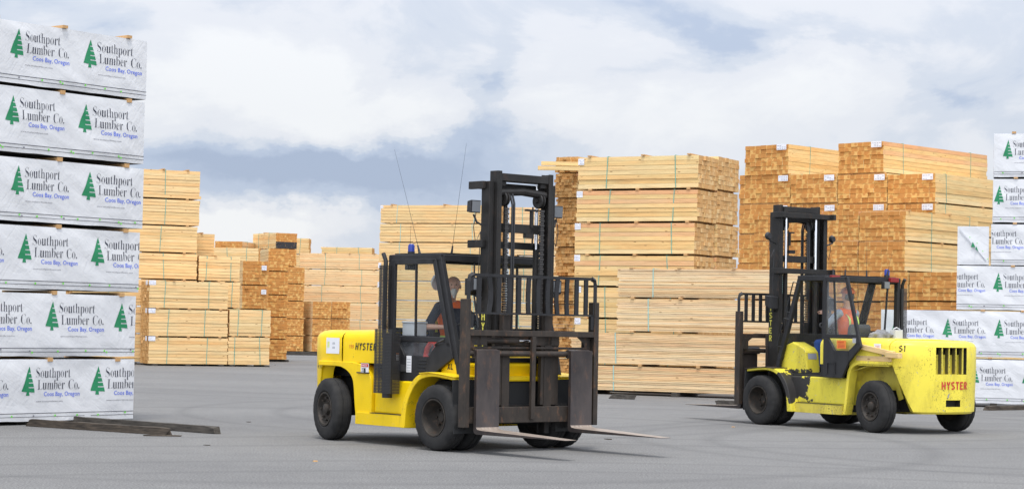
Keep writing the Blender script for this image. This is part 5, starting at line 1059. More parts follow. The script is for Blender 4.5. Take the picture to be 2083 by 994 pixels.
    for s in (-1, 1):
        mb.box(.50, .63, *sorted((s * 1.075, s * 1.155)), .33, 1.97); mb.prism([(.50, 1.50), (.50, 1.30), (.56, 1.48)], *sorted((s * .95, s * 1.07)))
        mb.box(.42, .50, *sorted((s * .30, s * .43)), .40, 1.78)       # uprights that run in the mast
        quadv(mb, [(.555, s * 1.07, 1.50), (.555, s * .82, 1.50), (.555, s * .94, 1.42), (.555, s * 1.0, 1.25), (.555, s * 1.07, 1.22)])
        mb.box(.46, .53, *sorted((s * .12, s * .56)), .59, 1.50) if False else None
    mb.box(.59, .64, -.035, .03, .42, 1.50)
    mb.box(.43, .50, -.56, .56, 1.38, 1.56); mb.box(.43, .49, -.56, -.30, .60, 1.38); mb.box(.43, .49, .25, .56, .60, 1.38)
    car = mb.build('carriage', K_RUST, root, bevel=.006)
    mb = MB(); mb.tube([(.53, -.75, 1.44), (.53, -.20, 1.44)], .042, 12); mb.box(.49, .57, -.86, -.75, 1.38, 1.50); mb.box(.49, .57, .04, .12, 1.39, 1.49); mb.build('side_shift_cylinder', K_RUST, car, smooth=True)
    mb = MB(); mb.tube([(.53, -.20, 1.44), (.53, .05, 1.44)], .018, 10); mb.build('side_shift_rod', K_CHROME, car, smooth=True)
    # load backrest with upright bars, a few of them bent
    mb = MB(); yy = 1.10
    for s in (-1, 1): mb.tube([(.60, s * 1.10, 1.60), (.60, s * 1.10, 2.20), (.60, s * 1.085, 2.26), (.60, s * 1.03, 2.285)], .034, 4)
    mb.box(.585, .615, -1.04, 1.04, 2.262, 2.30); mb.box(.585, .615, -1.10, 1.10, 1.78, 1.805)
    for s in (-1, 1): mb.prism([(.585, 1.80), (.615, 1.80), (.615, 1.60), (.585, 1.60)], *sorted((s * 1.02, s * 1.13)))
    rnd = random.Random(o['seed'])
    for i in range(12):
        q = -1.10 + (i + 1) * 2.20 / 13; bend = rnd.choice((0, 0, .008, -.01, .028 if o['seed'] == 1 else 0, -.022 if o['seed'] == 1 else 0))
        pts = [(.60, q, 1.80), (.60, q + bend, 1.95), (.60, q + bend, 2.1), (.60, q, 2.27)]
        for a_, b_ in zip(pts, pts[1:]): mb.beam(a_, b_, .066, .022, up=(1, 0, 0))
    mb.build('load_backrest', K_CAB, car)
    for s, yf in ((-1, -.81), (1, .81)):
        f = MB(); w2 = .19
        pr = [(.675, 1.32), (.63, 1.32), (.625, .30), (.64, .262), (.68, .245), (2.28, .250), (2.28, .256), (.78, .300), (.70, .31), (.682, .335)]
        def side(px, q): return w2 if px < 1.9 else w2 - (px - 1.9) * .25
        n = len(pr); vs = [(px, yf - side(px, 0), pz) for px, pz in pr] + [(px, yf + side(px, 0), pz) for px, pz in pr]
        f.add(vs, [(i, i + n, (i + 1) % n + n, (i + 1) % n) for i in range(n)] + [(0, 1, 2, 3, 9), (3, 4, 8, 9), (4, 5, 6, 7, 8), (n, 9 + n, 3 + n, 2 + n, 1 + n), (3 + n, 9 + n, 8 + n, 4 + n), (4 + n, 8 + n, 7 + n, 6 + n, 5 + n)])
        for i, fc in enumerate(f.f[:n]): 
            if i in (6, 7, 8): f.m[i] = 1
        f.tube([(.60, yf - .19, 1.275), (.60, yf + .19, 1.275)], .06, 12)
        f.build('fork', [K_FORK, K_TIP], root, smooth=True, bevel=.004)
    # ---- lamps, beacon, aerials
    for s in (-1, 1):
        mb = MB()
        if o['open_door']:
            mb.lathe([(-.02, .001), (-.02, .05), (.03, .07), (.04, .066), (.042, .001)], (0, 0, 0), 20); 
            mb.v = [(v[1] * 1 + .20, v[0] + s * .77, v[2] + MH - .57) for v in mb.v]; mb.tube([(.20, s * .77, MH - .64), (.22, s * .60, MH - .70)], .014, 6)
            wl = mb.build('work_light', K_PLAST, root, smooth=True)
        else:
            mb.prism([(.16, -.07), (.24, -.085), (.25, .085), (.17, .07)], -.085, .085); mb.v = [(v[0], v[1] + s * .72, v[2] + MH - .48) for v in mb.v]
            mb.tube([(.20, s * .72, MH - .58), (.22, s * .68, MH - .68), (.24, s * .6, MH - .72)], .016, 6)
            wl = mb.build('work_light', K_PLAST, root, bevel=.008)
            mb = MB(); quadv(mb, [(.252, s * .72 - .072, MH - .55), (.252, s * .72 + .072, MH - .55), (.260, s * .72 + .072, MH - .41), (.260, s * .72 - .072, MH - .41)]); mb.build('lamp_lens', M_LAMP, wl)
        mb = MB(); sx = .23; mb.tube([(sx, s * .70, MH - .55), (sx, s * .74, MH - .75), (sx, s * .70, MH - .95), (sx, s * .62, MH - .80), (sx, s * .64, MH - 1.35), (sx, s * .62, MH - 1.9)], .006, 5); mb.build('lamp_cable', K_PLAST, wl, smooth=True)
    mb = MB(); bs = 1 if not o['open_door'] else 1
    bl = o['beacon']; mb.lathe([(0, .001), (0, .048), (.03, .05), (.03, .001)], (0, 0, 0), 20); mb.v = [(bl[0] + v[0], bl[1] + v[2], RZ + .035 + v[1]) for v in mb.v]
    be = mb.build('beacon', K_PLAST, root, smooth=True)
    mb = MB(); mb.lathe([(.03, .046), (.11, .046), (.135, .03), (.138, .001)], (0, 0, 0), 20); mb.v = [(bl[0] + v[0], bl[1] + v[2], RZ + .035 + v[1]) for v in mb.v]; mb.build('beacon_lens', M_BEACON, be, smooth=True)
    for (a_, b_) in o['aerials']:
        mb = MB(); a_, b_ = Vector(a_), Vector(b_); d = (b_ - a_); mb.tube([a_, a_ + d.normalized() * .14], [.020, .010], 8); mb.tube([a_ + d.normalized() * .14, a_ + d * .5 + Vector((0, 0, .015)), b_], [.0035, .0022, .0012], 5); mb.build('aerial', K_PLAST, root, smooth=True)
    for s in (-1, 1):
        mb = MB(); mb.box(-1.44, -1.38, *sorted((s * .60, s * .80)), RZ - .06, RZ + .02); mb.build('tail_lamp', M_RED, root, bevel=.008)
    mb = MB(); mb.box(-1.46, -1.38, -.56, -.42, RZ - .18, RZ - .05); rl = mb.build('reversing_lamp', K_PLAST, root, bevel=.01)
    mb = MB(); mb.box(-1.464, -1.461, -.55, -.43, RZ - .17, RZ - .06); mb.build('lamp_lens', M_LAMP, rl)
    for s in (-1, 1):        # wing mirrors and headlamps low on the mast side
        mb = MB(); mb.prism([(.12, 2.02), (.28, 2.08), (.28, 2.26), (.12, 2.24)], *sorted((s * .61, s * .78))); mb.tube([(.18, s * .66, 2.03), (.24, s * .58, 1.98)], .02, 6); hl = mb.build('headlamp', K_CAB, root, bevel=.012)
        mb = MB(); quadv(mb, [(.284, s * .63, 2.10), (.284, s * .76, 2.10), (.284, s * .76, 2.24), (.284, s * .63, 2.24)]); mb.build('lamp_lens', M_LAMP, hl)
    # ---- lettering and stickers on the paint
    if not o['open_door']:
        mb = MB(); letters(mb, 'HYSTER', (-2.02, -.954, 1.265), (1, 0, 0), (0, 0, 1), .095, slant=.12, asp=1.0, pitch=5.2, th=1.25); mb.build('stencilled_name', T_BLACK, root, fix=False)
        mb = MB(); letters(mb, '155', (-2.17, -.954, 1.285), (1, 0, 0), (0, 0, 1), .045, slant=.15); mb.build('stencilled_number', T_RED, root, fix=False)
        mb = MB()
        P2 = lambda q, zz_: (plan(-q), -q, zz_)
        # fleet number on the curved rear corner above the wheel arch, plate on the counterweight side
        for ch, ya_, yb2 in (('4', -.885, -.905), ('1', -.915, -.93)):
            pa_, pb_ = Vector((plan(ya_), ya_, .98)), Vector((plan(yb2), yb2, .98)); uu = (pb_ - pa_).normalized()
            letters(mb, ch, pa_ + uu.cross(Vector((0, 0, 1))) * .008, uu, (0, 0, 1), .085, slant=.1); mb.build('fleet_number', T_BLACK, cw, fix=False)
        mb = MB(); a_, b_ = -2.70, -2.37
        ya, yb_ = -.9535, -.968
        quadv(mb, [(a_, ya - .006, 1.20), (b_, yb_ - .004, 1.20), (b_, yb_ - .004, 1.42), (a_, ya - .006, 1.42)])
        rr = random.Random(5)
        for i in range(6): quadv(mb, [(a_ + .03 + i * .018, ya - .009, 1.27 + rr.uniform(0, .03)), (a_ + .040 + i * .018, ya - .009, 1.27), (a_ + .045 + i * .018, ya - .009, 1.37), (a_ + .032 + i * .018, ya - .009, 1.36)], 1 if i < 5 else 2)
        for i in range(5):
            for r_ in range(2): quadv(mb, [(a_ + .16 + i * .03, ya - .014, 1.27 + r_ * .06), (a_ + .18 + i * .03, ya - .014, 1.265 + r_ * .06), (a_ + .183 + i * .03, ya - .014, 1.30 + r_ * .06), (a_ + .163 + i * .03, ya - .014, 1.295 + r_ * .06)], 3)
        mb.build('side_plate', [T_WHITE, T_LIMEP, T_BLACK, T_GREYP], cw, fix=False)
        mb = MB(); quadv(mb, [(-1.85, -.977, .96), (-1.67, -.977, .96), (-1.67, -.977, 1.085), (-1.85, -.977, 1.085)]); quadv(mb, [(-1.84, -.979, 1.035), (-1.68, -.979, 1.035), (-1.68, -.979, 1.078), (-1.84, -.979, 1.078)], 1)
        letters(mb, 'DANGER', (-1.83, -.982, 1.045), (1, 0, 0), (0, 0, 1), .024, 0)
        for r_ in range(3): quadv(mb, [(-1.83, -.979, .975 + r_ * .018), (-1.76, -.979, .975 + r_ * .018), (-1.76, -.979, .982 + r_ * .018), (-1.83, -.979, .982 + r_ * .018)], 2)
        mb.build('danger_sticker', [T_WHITE, T_RED, T_BLACK], root, fix=False)
        mb = MB(); letters(mb, 'XL', (-.12, -.845, 1.05), (1, 0, 0), (0, 0, 1), .075, slant=.1, th=1.2); mb.build('stencilled_letters', T_BLACK, cowl, fix=False)
        mb = MB(); mb.tube([(-1.92, -.99, .955), (-1.64, -.99, .955)], .010, 6); mb.tube([(-1.75, -.985, .95), (-1.75, -.985, 1.02)], .013, 6); mb.build('battery_latch', K_PLAST, root)
        # lifting eye on the hood
        mb = MB(); mb.tube([(-2.12, -.3, 1.53), (-2.12, -.3, 1.60)], .05, 10); mb.tube([(-2.12, -.35, 1.60), (-2.12, -.36, 1.66), (-2.12, -.32, 1.72), (-2.12, -.27, 1.70), (-2.12, -.25, 1.62)], [.02, .018, .02, .022, .02], 8); mb.tube([(-2.12, -.38, 1.60), (-2.12, -.22, 1.60)], .022, 8)
        mb.build('lifting_eye', R_HOOK, root, smooth=True)
    else:
        mb = MB()
        # counterweight is curved: set each letter on the surface by following the plan outline
        def rear_text(s_, yc, z0, h, m_, asp=1.0):
            q = h / 6; tot = (len(s_) * 5.3 - 1.3) * q * asp
            for i, ch in enumerate(s_):
                y0 = yc + tot / 2 - i * 5.3 * q * asp; y1 = y0 - 4 * q * asp
                p0, p1 = Vector((plan(y0), y0, z0)), Vector((plan(y1), y1, z0)); uu = (p1 - p0).normalized(); nn = uu.cross(Vector((0, 0, 1)))
                letters(mb, ch, p0 + nn * .006, uu, (0, 0, 1), h, m_, asp=asp, th=1.35)
        rear_text('HYSTER', -.06, .735, .125, 0, .95)
        mb.build('stencilled_name', T_RED, cw, fix=False)
        mb = MB(); letters(mb, '51', (-3.19, .955, 1.34), (-1, 0, 0), (0, 0, 1), .10, slant=.14, th=1.4); mb.build('fleet_number', T_BLACK, cw, fix=False)
        mb = MB(); quadv(mb, [(-2.62, .954, 1.34), (-2.78, .954, 1.34), (-2.78, .954, 1.46), (-2.62, .954, 1.46)]); 
        for r_ in range(3): quadv(mb, [(-2.65, .957, 1.37 + r_ * .025), (-2.75, .957, 1.37 + r_ * .025), (-2.75, .957, 1.376 + r_ * .025), (-2.65, .957, 1.376 + r_ * .025)], 1)
        mb.build('hood_sticker', [T_WHITE, T_RED], root, fix=False)
        for s in (0, 1):      # grab rails on the windscreen pillar
            mb = MB(); t0, t1 = (.06, .42) if s == 0 else (.50, .84)
            A_, B_ = Vector((RF, .88, RZ - .03)), Vector((PX, .88, PZ)); p0, p1 = A_.lerp(B_, t0), A_.lerp(B_, t1); of = Vector((.07, .05, .02))
            mb.tube([p0, p0 + of, p0.lerp(p1, .5) + of, p1 + of, p1], .011, 8); mb.build('grab_rail', K_CAB, root, smooth=True)
    return root

PY1, PY2 = (-.093, 27.555, -.865), (5.29, 36.75, 2.176)
fl1 = make_forklift(PY1, dict(label='bright yellow forklift 41 in front, bearded driver inside, door shut', paint=Y1, scuffed=Y1S, worn=Y1, mast_top=3.66, open_door=False, steer=R(-11), seed=1,
    beacon=(-1.24, -.62), aerials=[((-1.20, -.50, 2.58), (-1.83, -.50, 4.05)), ((-1.14, .0, 2.58), (-.86, .0, 4.12)), ((-1.30, -.60, 2.58), (-1.31, -.58, 3.0))]))
fl2 = make_forklift(PY2, dict(label='worn lemon forklift 51 at the right, door swung open, seen from behind', paint=Y2, scuffed=Y2S, worn=Y2W, mast_top=3.88, open_door=True, steer=R(-8), seed=2, door_angle=176,
    beacon=(-1.22, -.72), aerials=[((-1.0, .35, 2.58), (-.98, .35, 2.95)), ((-1.05, .12, 2.58), (-1.06, .12, 2.82)), ((-1.15, -.3, 2.58), (-1.12, -.32, 3.42)), ((-1.25, -.68, 2.6), (-1.30, -.76, 3.02))]))
def on(fl, x, y, z):
    a = fl.rotation_euler[2]; c, s = math.cos(a), math.sin(a)
    return (fl.location.x + c * x - s * y, fl.location.y + s * x + c * y, z)

# things carried in the cabs or lying on the machines
mb = MB(); mb.box(-.13, .13, -.11, .11, 0, .17); mb.box(-.14, .14, -.12, .12, .17, .20)
o = mb.build('cool_box', COOL, bevel=.012, label='pale grey plastic box behind the bearded driver', cat='cool box'); o.location = on(fl1, -1.08, -.66, 1.472); o.rotation_euler = (0, 0, fl1.rotation_euler[2])
mb = MB(); mb.box(-1.28, -.90, -.80, -.46, .937, 1.47); mb.build('side_console', K_PLAST, fl1)
M_REDBAG = mat('red strap webbing', (.60, .035, .02), .6)
mb = MB(); mb.tube([(-.17, 0, 0.03), (-.13, 0, .15), (-.05, 0, .23), (.04, 0, .22), (.11, 0, .12), (.13, 0, .03)], .035, 8); mb.tube([(-.05, .02, .03), (0, .02, .14), (.06, .02, .03)], .03, 8); mb.box(-.16, .14, -.04, .06, 0, .05)
o = mb.build('red_bag', M_REDBAG, smooth=True, label='red bag lying behind the lower door window of the front forklift', cat='bag'); o.location = on(fl1, -.66, -.66, 1.16); o.rotation_euler = (0, 0, fl1.rotation_euler[2])
mb = MB(); mb.box(-.89, -.34, -.80, -.50, .937, 1.155); mb.build('door_ledge', K_PLAST, fl1)
# rag heap and lunch box behind the second driver, on the hood side of the cab
mb = MB(); mb.box(-1.30, -1.17, -.78, .10, .935, 1.55) ; mb.build('rear_shelf', K_PLAST, fl2)
bm = bmesh.new(); bmesh.ops.create_icosphere(bm, subdivisions=4, radius=1)
for v in bm.verts:
    n_ = noise.noise(v.co * 1.7) * .35 + noise.noise(v.co * 4.1) * .16; v.co *= 1 + n_
    v.co = Vector((v.co.x * .09, v.co.y * .24, max(0, v.co.z * .11 + .03)))
me = bpy.data.meshes.new('rag_heap'); bm.to_mesh(me); bm.free(); me.materials.append(CLOTH_G); me.shade_smooth()
o = bpy.data.objects.new('rag_heap', me); COL.objects.link(o); tag(o, 'crumpled grey rags heaped behind the seat of the right forklift', 'rags'); o.location = on(fl2, -1.53, -.28, 1.545); o.rotation_euler = (0, 0, fl2.rotation_euler[2])
mb = MB(); mb.box(-.06, .06, -.11, .11, 0, .15); mb.tube([(0, -.11, .16), (0, 0, .19), (0, .11, .16)], .012, 6)
o = mb.build('lunch_box', COOL, bevel=.02, seg=3, label='small grey box with yellow edge behind the right forklift cab window', cat='box'); o.location = on(fl2, -1.53, -.66, 1.545); o.rotation_euler = (0, 0, fl2.rotation_euler[2] + .2)
# three lengths of lumber lying on the rear fender of the right forklift
for i, (a_, b_, w_, h_, lb) in enumerate((((-2.20, .88, 1.212), (-3.02, .90, 1.212), .14, .085, 'lower of the short boards lying on the right forklift fender'),
                                    ((-2.22, .94, 1.42), (-3.08, .97, 1.30), .09, .085, 'upper slanting board resting on the right forklift fender'),
                                    ((-2.96, .985, 1.285), (-3.32, 1.06, 1.275), .09, .085, 'short board lying crosswise at the rear of the fender stack'))):
    A_, B_ = Vector(a_), Vector(b_); c = (A_ + B_) / 2; L = (B_ - A_).length; mb = MB(); mb.beam((-L / 2, 0, 0), (L / 2, 0, 0), w_, h_)
    o = mb.build('loose_board', W_FRESH, bevel=.004, label=lb, cat='board', group=None); o.location = on(fl2, *c); d = (B_ - A_)
    o.rotation_euler = (0, -math.atan2(d.z, math.hypot(d.x, d.y)), math.atan2(d.y, d.x) + fl2.rotation_euler[2])

# ------------------------------------------------------------------ people
SKIN = mat('skin', (.62, .36, .26), .5); BEARD = mat('white beard', (.60, .58, .55), .9); NAVY = mat('navy shirt cloth', (.018, .022, .035), .9)
HIVIS = mat('orange safety vest', (.95, .17, .035), .75); LIME = mat('lime reflective stripe', (.55, .75, .15), .6); DENIM = mat('blue denim', (.02, .06, .22), .9); PALEBLUE = mat('pale blue shirt', (.40, .45, .55), .9)
HAT = mat('orange hard hat', (.75, .20, .08), .45); EYE_D = mat('dark eye', (.02, .015, .012), .2); EYE_W = mat('eye white', (.55, .55, .55), .3); HAIR_G = mat('grey hair', (.12, .11, .10), .9)
for m_ in (SKIN,): nodes(m_)[1].inputs['Subsurface Weight'].default_value = .05
def blob(name, caps, balls, m, parent, voxel=.012, smooth=6, **k):
    """limbs as tapered capsules and rounded masses fused into one continuous surface"""
    mb = MB()
    for (p0, p1, r0, r1) in caps:
        p0, p1 = Vector(p0), Vector(p1); L = (p1 - p0).length; n = max(2, int(L / .03))
        mb.tube([p0.lerp(p1, i / n) for i in range(n + 1)], [r0 + (r1 - r0) * i / n for i in range(n + 1)], 14); mb.ball(p0, r0, n=8); mb.ball(p1, r1, n=8)
    for (c, r, sc) in balls: mb.ball(c, r, n=10, sc=sc)
    o = mb.build(name, m, parent, smooth='all', **k)
    r = o.modifiers.new('fuse', 'REMESH'); r.mode = 'VOXEL'; r.voxel_size = voxel; r.use_smooth_shade = True
    s = o.modifiers.new('soften', 'SMOOTH'); s.iterations = smooth; s.factor = .5; return o
def hand_parts(w_, dirv, up, s=1, curl=.5, r=.0085):
    """palm and five bent fingers from wrist point w_ along dirv; up = back of the hand"""
    w_, d, u = Vector(w_), Vector(dirv).normalized(), Vector(up); u = (u - d * u.dot(d)).normalized(); sd_ = d.cross(u) * s
    caps = []; palm = w_ + d * .085
    for i, (o_, L) in enumerate(((-.030, .072), (-.010, .082), (.011, .077), (.031, .060))):
        k0 = w_ + d * .088 + sd_ * o_; caps.append((w_ + d * .01 + sd_ * o_ * .55, k0, .016, .0125))
        k1 = k0 + (d * math.cos(curl) - u * math.sin(curl)) * L * .45; k2 = k1 + (d * math.cos(curl * 2.2) - u * math.sin(curl * 2.2)) * L * .32; k3 = k2 + (d * math.cos(curl * 3) - u * math.sin(curl * 3)) * L * .25
        caps += [(k0, k1, r * 1.1, r), (k1, k2, r, r * .95), (k2, k3, r * .95, r * .8)]
    t0 = w_ + d * .02 - sd_ * .028; t1 = t0 + d * .035 - sd_ * .030 - u * .012; t2 = t1 + d * .030 - sd_ * .010 - u * .015; caps += [(t0, t1, .015, .012), (t1, t2, .011, .009)]
    return caps
def head_parts(c, f, s_=1.0):
    """skull, jaw, nose, ears, brow from head centre c, facing unit vector f (horizontal)"""
    f = Vector(f).normalized(); l = Vector((-f.y, f.x, 0)); U = Vector((0, 0, 1)); c = Vector(c)
    b_ = [(c + U * .035 - f * .012, .098, (1, 1, 1.02)), (c + f * .022 - U * .035, .074, (1, 1, 1.15)), (c + f * .052 - U * .085, .040, (1, 1, .8)), (c + f * .030 + U * .02, .078, (1, 1, 1.1))]
    b_ += [(c + f * .100 - U * .012, .014, (1, 1, 1.1)), (c + f * .088 + U * .045 + l * .028, .018, (1, 1, .6)), (c + f * .088 + U * .045 - l * .028, .018, (1, 1, .6)), (c + f * .092 - U * .052, .015, (1, 1, .5)),
           (c + f * .070 - U * .020 + l * .040, .026, (1, 1, 1)), (c + f * .070 - U * .020 - l * .040, .026, (1, 1, 1))]
    for q in (-1, 1): b_ += [(c + l * q * .092 - U * .005 - f * .005, .026, (.7, .7, 1.3))]
    cp = [(c + f * .094 + U * .030, c + f * .106 - U * .010, .009, .015)]
    return b_, cp
def W2(fl, p): return Vector(on(fl, p[0], p[1], p[2]))
def driver(fl, head, face_dir, pose, kind, label):
    root = empty('person', on(fl, -.98, -.02, 1.26 + (.09 if kind == 2 else 0)), fl.rotation_euler[2], label=label, cat='person')
    inv = lambda p: Vector((p[0] + .98, p[1] + .02, p[2] - 1.26))
    hips, chest, neck = inv((-1.02, -.02, 1.36)), inv((-1.02, pose['lean'], 1.74)), inv((-1.00, pose['lean'] * 1.1, 1.945)); hd = inv(head)
    b_, cp = head_parts(hd, face_dir)
    caps = list(cp) + [(neck, hd - Vector((0, 0, .07)), .062, .058), (hips, chest, .14, .15), (chest, neck, .15, .08)]
    balls = list(b_) + [(hips + Vector((.02, 0, -.02)), .15, (1, 1.15, .8))]
    arms = []; 
    for s in (-1, 1):
        sh = inv((-1.01, pose['lean'] + s * .20, 1.875)); el = inv(pose['elbow'][s]); wr = inv(pose['wrist'][s]); arms.append((s, sh, el, wr))
        caps += [(sh, el, .054, .044), (el, wr, .043, .028), (neck - Vector((0, 0, .05)), sh, .07, .06)]; caps += hand_parts(wr, pose['hand'][s][0], pose['hand'][s][1], s, pose['curl'])
    legs = []
    for s in (-1, 1):
        hp = hips + Vector((.03, s * .10, -.01)); kn = inv((-.56, s * .17 - .02, 1.37)); an = inv((-.50, s * .16 - .02, 1.01)); toe = an + Vector((.17, 0, -.045))
        if kind == 2: kn, an = (inv((-.74, .44, 1.34)), inv((-.80, .50, .93))) if s > 0 else (inv((-.58, -.20, 1.32)), inv((-.52, -.18, .93))); toe = an + Vector((.17, 0, -.045)); legs.append((hp, kn, an, toe))
        caps += [(hp, kn, .085, .062), (kn, an, .058, .038), (an, toe, .04, .032)]
    blob('body', caps, balls, SKIN, root, .0075, 3)
    # face: eyes, beard
    f = Vector(face_dir).normalized(); l = Vector((-f.y, f.x, 0)); U = Vector((0, 0, 1))
    for q in (-1, 1):
        mb = MB(); mb.ball(hd + f * .0855 + U * .020 + l * q * .032, .016, 0, 8, (1, 1, .55)); mb.ball(hd + f * .0975 + U * .020 + l * q * .032, .0095, 1, 6, (1, 1, .8)); mb.build('eye', [EYE_W, EYE_D], root, smooth='all')
    if kind == 1:
        blob('beard', [(hd + f * .092 - U * .068, hd + f * .098 - U * .15, .030, .016), (hd + f * .080 - U * .07 + l * .030, hd + f * .092 - U * .12, .018, .016), (hd + f * .080 - U * .07 - l * .030, hd + f * .092 - U * .12, .018, .016),
                       (hd + f * .100 - U * .042 + l * .026, hd + f * .104 - U * .040 - l * .026, .010, .010)], [(hd + f * .085 - U * .10, .036, (1, 1, .9))], BEARD, root, .006, 3)
    else:
        blob('hair', [(hd - f * .04 - U * .02 + l * .06, hd - f * .04 - U * .02 - l * .06, .05, .05)], [(hd - f * .03 + U * .01, .095, (1, 1, 1))], HAIR_G, root, .008, 3)
    # clothes
    cloth = NAVY if kind == 1 else PALEBLUE
    cc = [(hips, chest, .150, .165), (chest, neck - Vector((0, 0, .02)), .165, .085)]; 
    for s, sh, el, wr in arms:
        e2 = sh.lerp(el, .82) if kind == 1 else wr.lerp(el, .10)
        cc += [(neck - Vector((0, 0, .06)), sh, .080, .070)]
        cc += [(sh, e2, .070, .062)] if kind == 1 else [(sh, el, .066, .055), (el, e2, .054, .040)]
    blob('shirt', cc, [(hips, .155, (1, 1.15, .9))], cloth, root, .010, 5)
    vst = [(hips + Vector((0, 0, .02)), chest, .163, .178), (chest, neck - Vector((0, 0, .07)), .176, .11)]
    for s, sh, el, wr in arms: vst += [(neck - Vector((0, 0, .07)), sh.lerp(neck, .35) - Vector((0, 0, .01)), .088, .080)]
    vest = blob('safety_vest', vst, [], HIVIS, root, .010, 5)
    # the front of the vest stays open: reflective bands run down the shoulders and round the waist
    mb = MB()
    for zz_ in (1.46,):
        c = inv((-1.02, pose['lean'] * .4, zz_)); rad = .178
        ring = [(c + Vector((math.cos(a * math.pi / 12) * rad, math.sin(a * math.pi / 12) * rad, 0))) for a in range(25)]
        for a_, b2_ in zip(ring, ring[1:]): quadv(mb, [a_ - U * .025, b2_ - U * .025, b2_ + U * .025, a_ + U * .025])
    for s in (-1, 1):
        pts = []
        for i in range(13):
            a = math.pi * (i / 12); cz = inv((-1.02, pose['lean'] + s * .095, 1.72)); pts.append(cz + Vector((math.cos(a) * .168, 0, math.sin(a) * .155 + .0)))
        pts = [pts[0] - U * .28] + pts + [pts[-1] - U * .28]
        for a_, b2_ in zip(pts, pts[1:]): quadv(mb, [a_ - Vector((0, .024, 0)), b2_ - Vector((0, .024, 0)), b2_ + Vector((0, .024, 0)), a_ + Vector((0, .024, 0))])
    mb.build('reflective_band', LIME, vest, fix=False)
    if kind == 1:
        mb = MB(); mb.prism([(.14, .10), (.19, .10), (.175, .46), (.12, .60)], -.075, .085); mb.v = [(v[0] + .0, v[1] + pose['lean'] + .02, v[2]) for v in mb.v]; mb.build('shirt_front', NAVY, root)
    tr = []
    for hp, kn, an, toe in legs: tr += [(hp, kn, .098, .075), (kn, an.lerp(kn, .08), .072, .058)]
    blob('trousers', tr, [(hips - Vector((0, 0, .03)), .155, (1, 1.2, .75))], DENIM if kind == 2 else NAVY, root, .010, 5)
    for hp, kn, an, toe in legs: blob('boot', [(an + Vector((-.02, 0, -.02)), toe + Vector((.03, 0, -.005)), .05, .042)], [], K_PLAST, root, .010, 3)
    if kind == 2:
        hb = MB(); hb.ball(hd + U * .055 - f * .005, .125, 0, 12, (1.08, .95, .92)); hb.v = [v if v[2] > (hd + U * .045).z else (v[0], v[1], (hd + U * .045).z) for v in hb.v]
        hb.tube([hd + U * .045 + f * .02 - f * .17, hd + U * .045 + f * .20], .02, 8) if False else None
        ring = [hd + U * .047 + f * (math.cos(a * math.pi / 12) * .158 + .012) + l * math.sin(a * math.pi / 12) * .132 for a in range(24)]
        o0 = len(hb.v); hb.v += [tuple(p) for p in ring]; hb.f.append(tuple(range(o0, o0 + 24))); hb.m.append(0)
        o0 = len(hb.v); hb.v += [tuple(p + U * .008) for p in ring]; hb.f.append(tuple(range(o0, o0 + 24))); hb.m.append(0)
        hb.build('hard_hat', HAT, root, smooth=True)
    return root
driver(fl1, (-.83, -.20, 2.155), (.82, -.57, 0), dict(lean=-.10, curl=.75,
       elbow={-1: (-.98, -.52, 1.60), 1: (-.80, .26, 1.62)}, wrist={-1: (-.74, -.38, 1.60), 1: (-.66, .16, 1.70)}, hand={-1: ((.8, .6, .06), (0, 0, 1)), 1: ((.7, -.3, -.1), (0, 0, 1))}), 1,
       'bald man with white beard, navy shirt and orange vest driving the front forklift')
driver(fl2, (-1.02, .02, 2.17), (1, .12, 0), dict(lean=.02, curl=.45,
       elbow={-1: (-.86, -.28, 1.60), 1: (-.84, .34, 1.66)}, wrist={-1: (-.66, -.20, 1.66), 1: (-.68, .24, 1.86)}, hand={-1: ((.8, .2, 0), (0, 0, 1)), 1: ((.75, .15, .45), (-.4, .2, .9))}), 2,
       'driver in orange hard hat, orange vest and blue jeans seated in the right forklift')
# spare hard hat hung in the front cab
mb = MB(); mb.ball((0, 0, 0), .12, 0, 10, (1.05, .9, .8)); mb.v = [v if v[2] > 0 else (v[0], v[1], 0) for v in mb.v]; mb.box(.0, .17, -.08, .08, .0, .012)
o = mb.build('hard_hat', mat('white hard hat', (.6, .62, .65), .4), smooth=True, label='pale hard hat hanging behind the head of the bearded driver', cat='hard hat'); o.location = on(fl1, -1.26, -.12, 2.22); o.rotation_euler = (0, R(-70), fl1.rotation_euler[2])

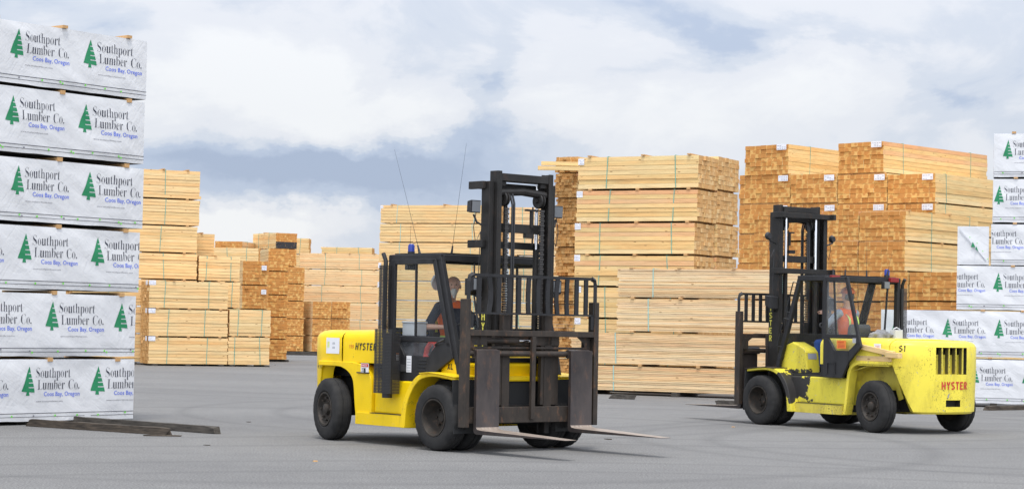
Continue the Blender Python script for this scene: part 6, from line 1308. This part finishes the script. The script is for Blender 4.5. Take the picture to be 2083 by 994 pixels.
# scraps of wood lying about
rnd = random.Random(12)
SCR = ['ahead of the right forklift front wheel', 'past the tip of the far fork', 'under the right forklift belly', 'right of the long grey timber', 'between left stack and front forklift', 'just right of the two-bundle stack', 'left of the front forklift rear wheel, near the camera', 'between the two forklifts, near the camera', 'behind the right forklift rear wheel', 'right of the right forklift, by the wrapped stack', 'in front of the thin-board stack, middle', 'in front of the thin-board stack, left end', 'behind the front forklift counterweight', 'in the foreground under the forks', 'in the foreground below the right forklift', 'in front of the split timber', 'in front of the left wrapped stack, further right', 'at the foot of the thin-board stack by a block', 'below the gap left of the right forklift', 'nearest the bottom left corner']
for ns_, (px_, py_) in enumerate(((1492, 868), (1236, 893), (1655, 838), (420, 905), (505, 858), (560, 742), (640, 938))):
    q_ = G(px_, py_); L_c, w_c, h_c = rnd.uniform(.04, .10), rnd.uniform(.012, .025), rnd.uniform(.008, .016); mb = MB()
    mb.add([(-L_c, -w_c, 0), (L_c * .8, -w_c * .6, 0), (L_c, w_c * .4, 0), (-L_c * .7, w_c, 0), (-L_c * .9, -w_c * .8, h_c), (L_c * .7, -w_c * .4, h_c * .6), (L_c * .9, w_c * .3, h_c * .5), (-L_c * .6, w_c * .8, h_c)], [(0, 3, 2, 1), (4, 5, 6, 7), (0, 1, 5, 4), (1, 2, 6, 5), (2, 3, 7, 6), (3, 0, 4, 7)])
    o = mb.build('wood_scrap', rnd.choice((M_SPACER, M_TIMBER2, M_TIMBER)), label='wood scrap ' + SCR[ns_], cat='wood scrap', group='wood scraps on the asphalt'); o.location = (q_.x, q_.y, .002); o.rotation_euler = (0, 0, rnd.uniform(0, 3))

# ------------------------------------------------------------------ keep only the spacers and laths one can see between the layers
bpy.context.view_layer.update()
dg = bpy.context.evaluated_depsgraph_get(); eye = Vector((0, 0, EYE)); gone = []
for o_ in list(COL.objects):
    if not o_.name.startswith('wood_spacer'): continue
    ys_ = [v.co.y for v in o_.data.vertices]; zs_ = [v.co.z for v in o_.data.vertices]; ok = False
    for fx in (-.04, 0, .04):
        for (fy, fz) in ((0, .5), (0, .9), (.3, .9), (1, .5), (.03, .98)):
            p_ = o_.matrix_world @ Vector((fx, min(ys_) + (max(ys_) - min(ys_)) * fy, max(zs_) * fz)); d_ = p_ - eye
            px_, py_ = proj(*p_)
            if not (-10 < px_ < 2093 and -10 < py_ < 1004): continue
            hit, loc, nrm_, idx_, ob_, mw_ = S.ray_cast(dg, eye, d_.normalized(), distance=d_.length + .3)
            if hit and ob_.name == o_.name: ok = True
    if not ok: gone.append(o_)
for o_ in gone: bpy.data.objects.remove(o_)
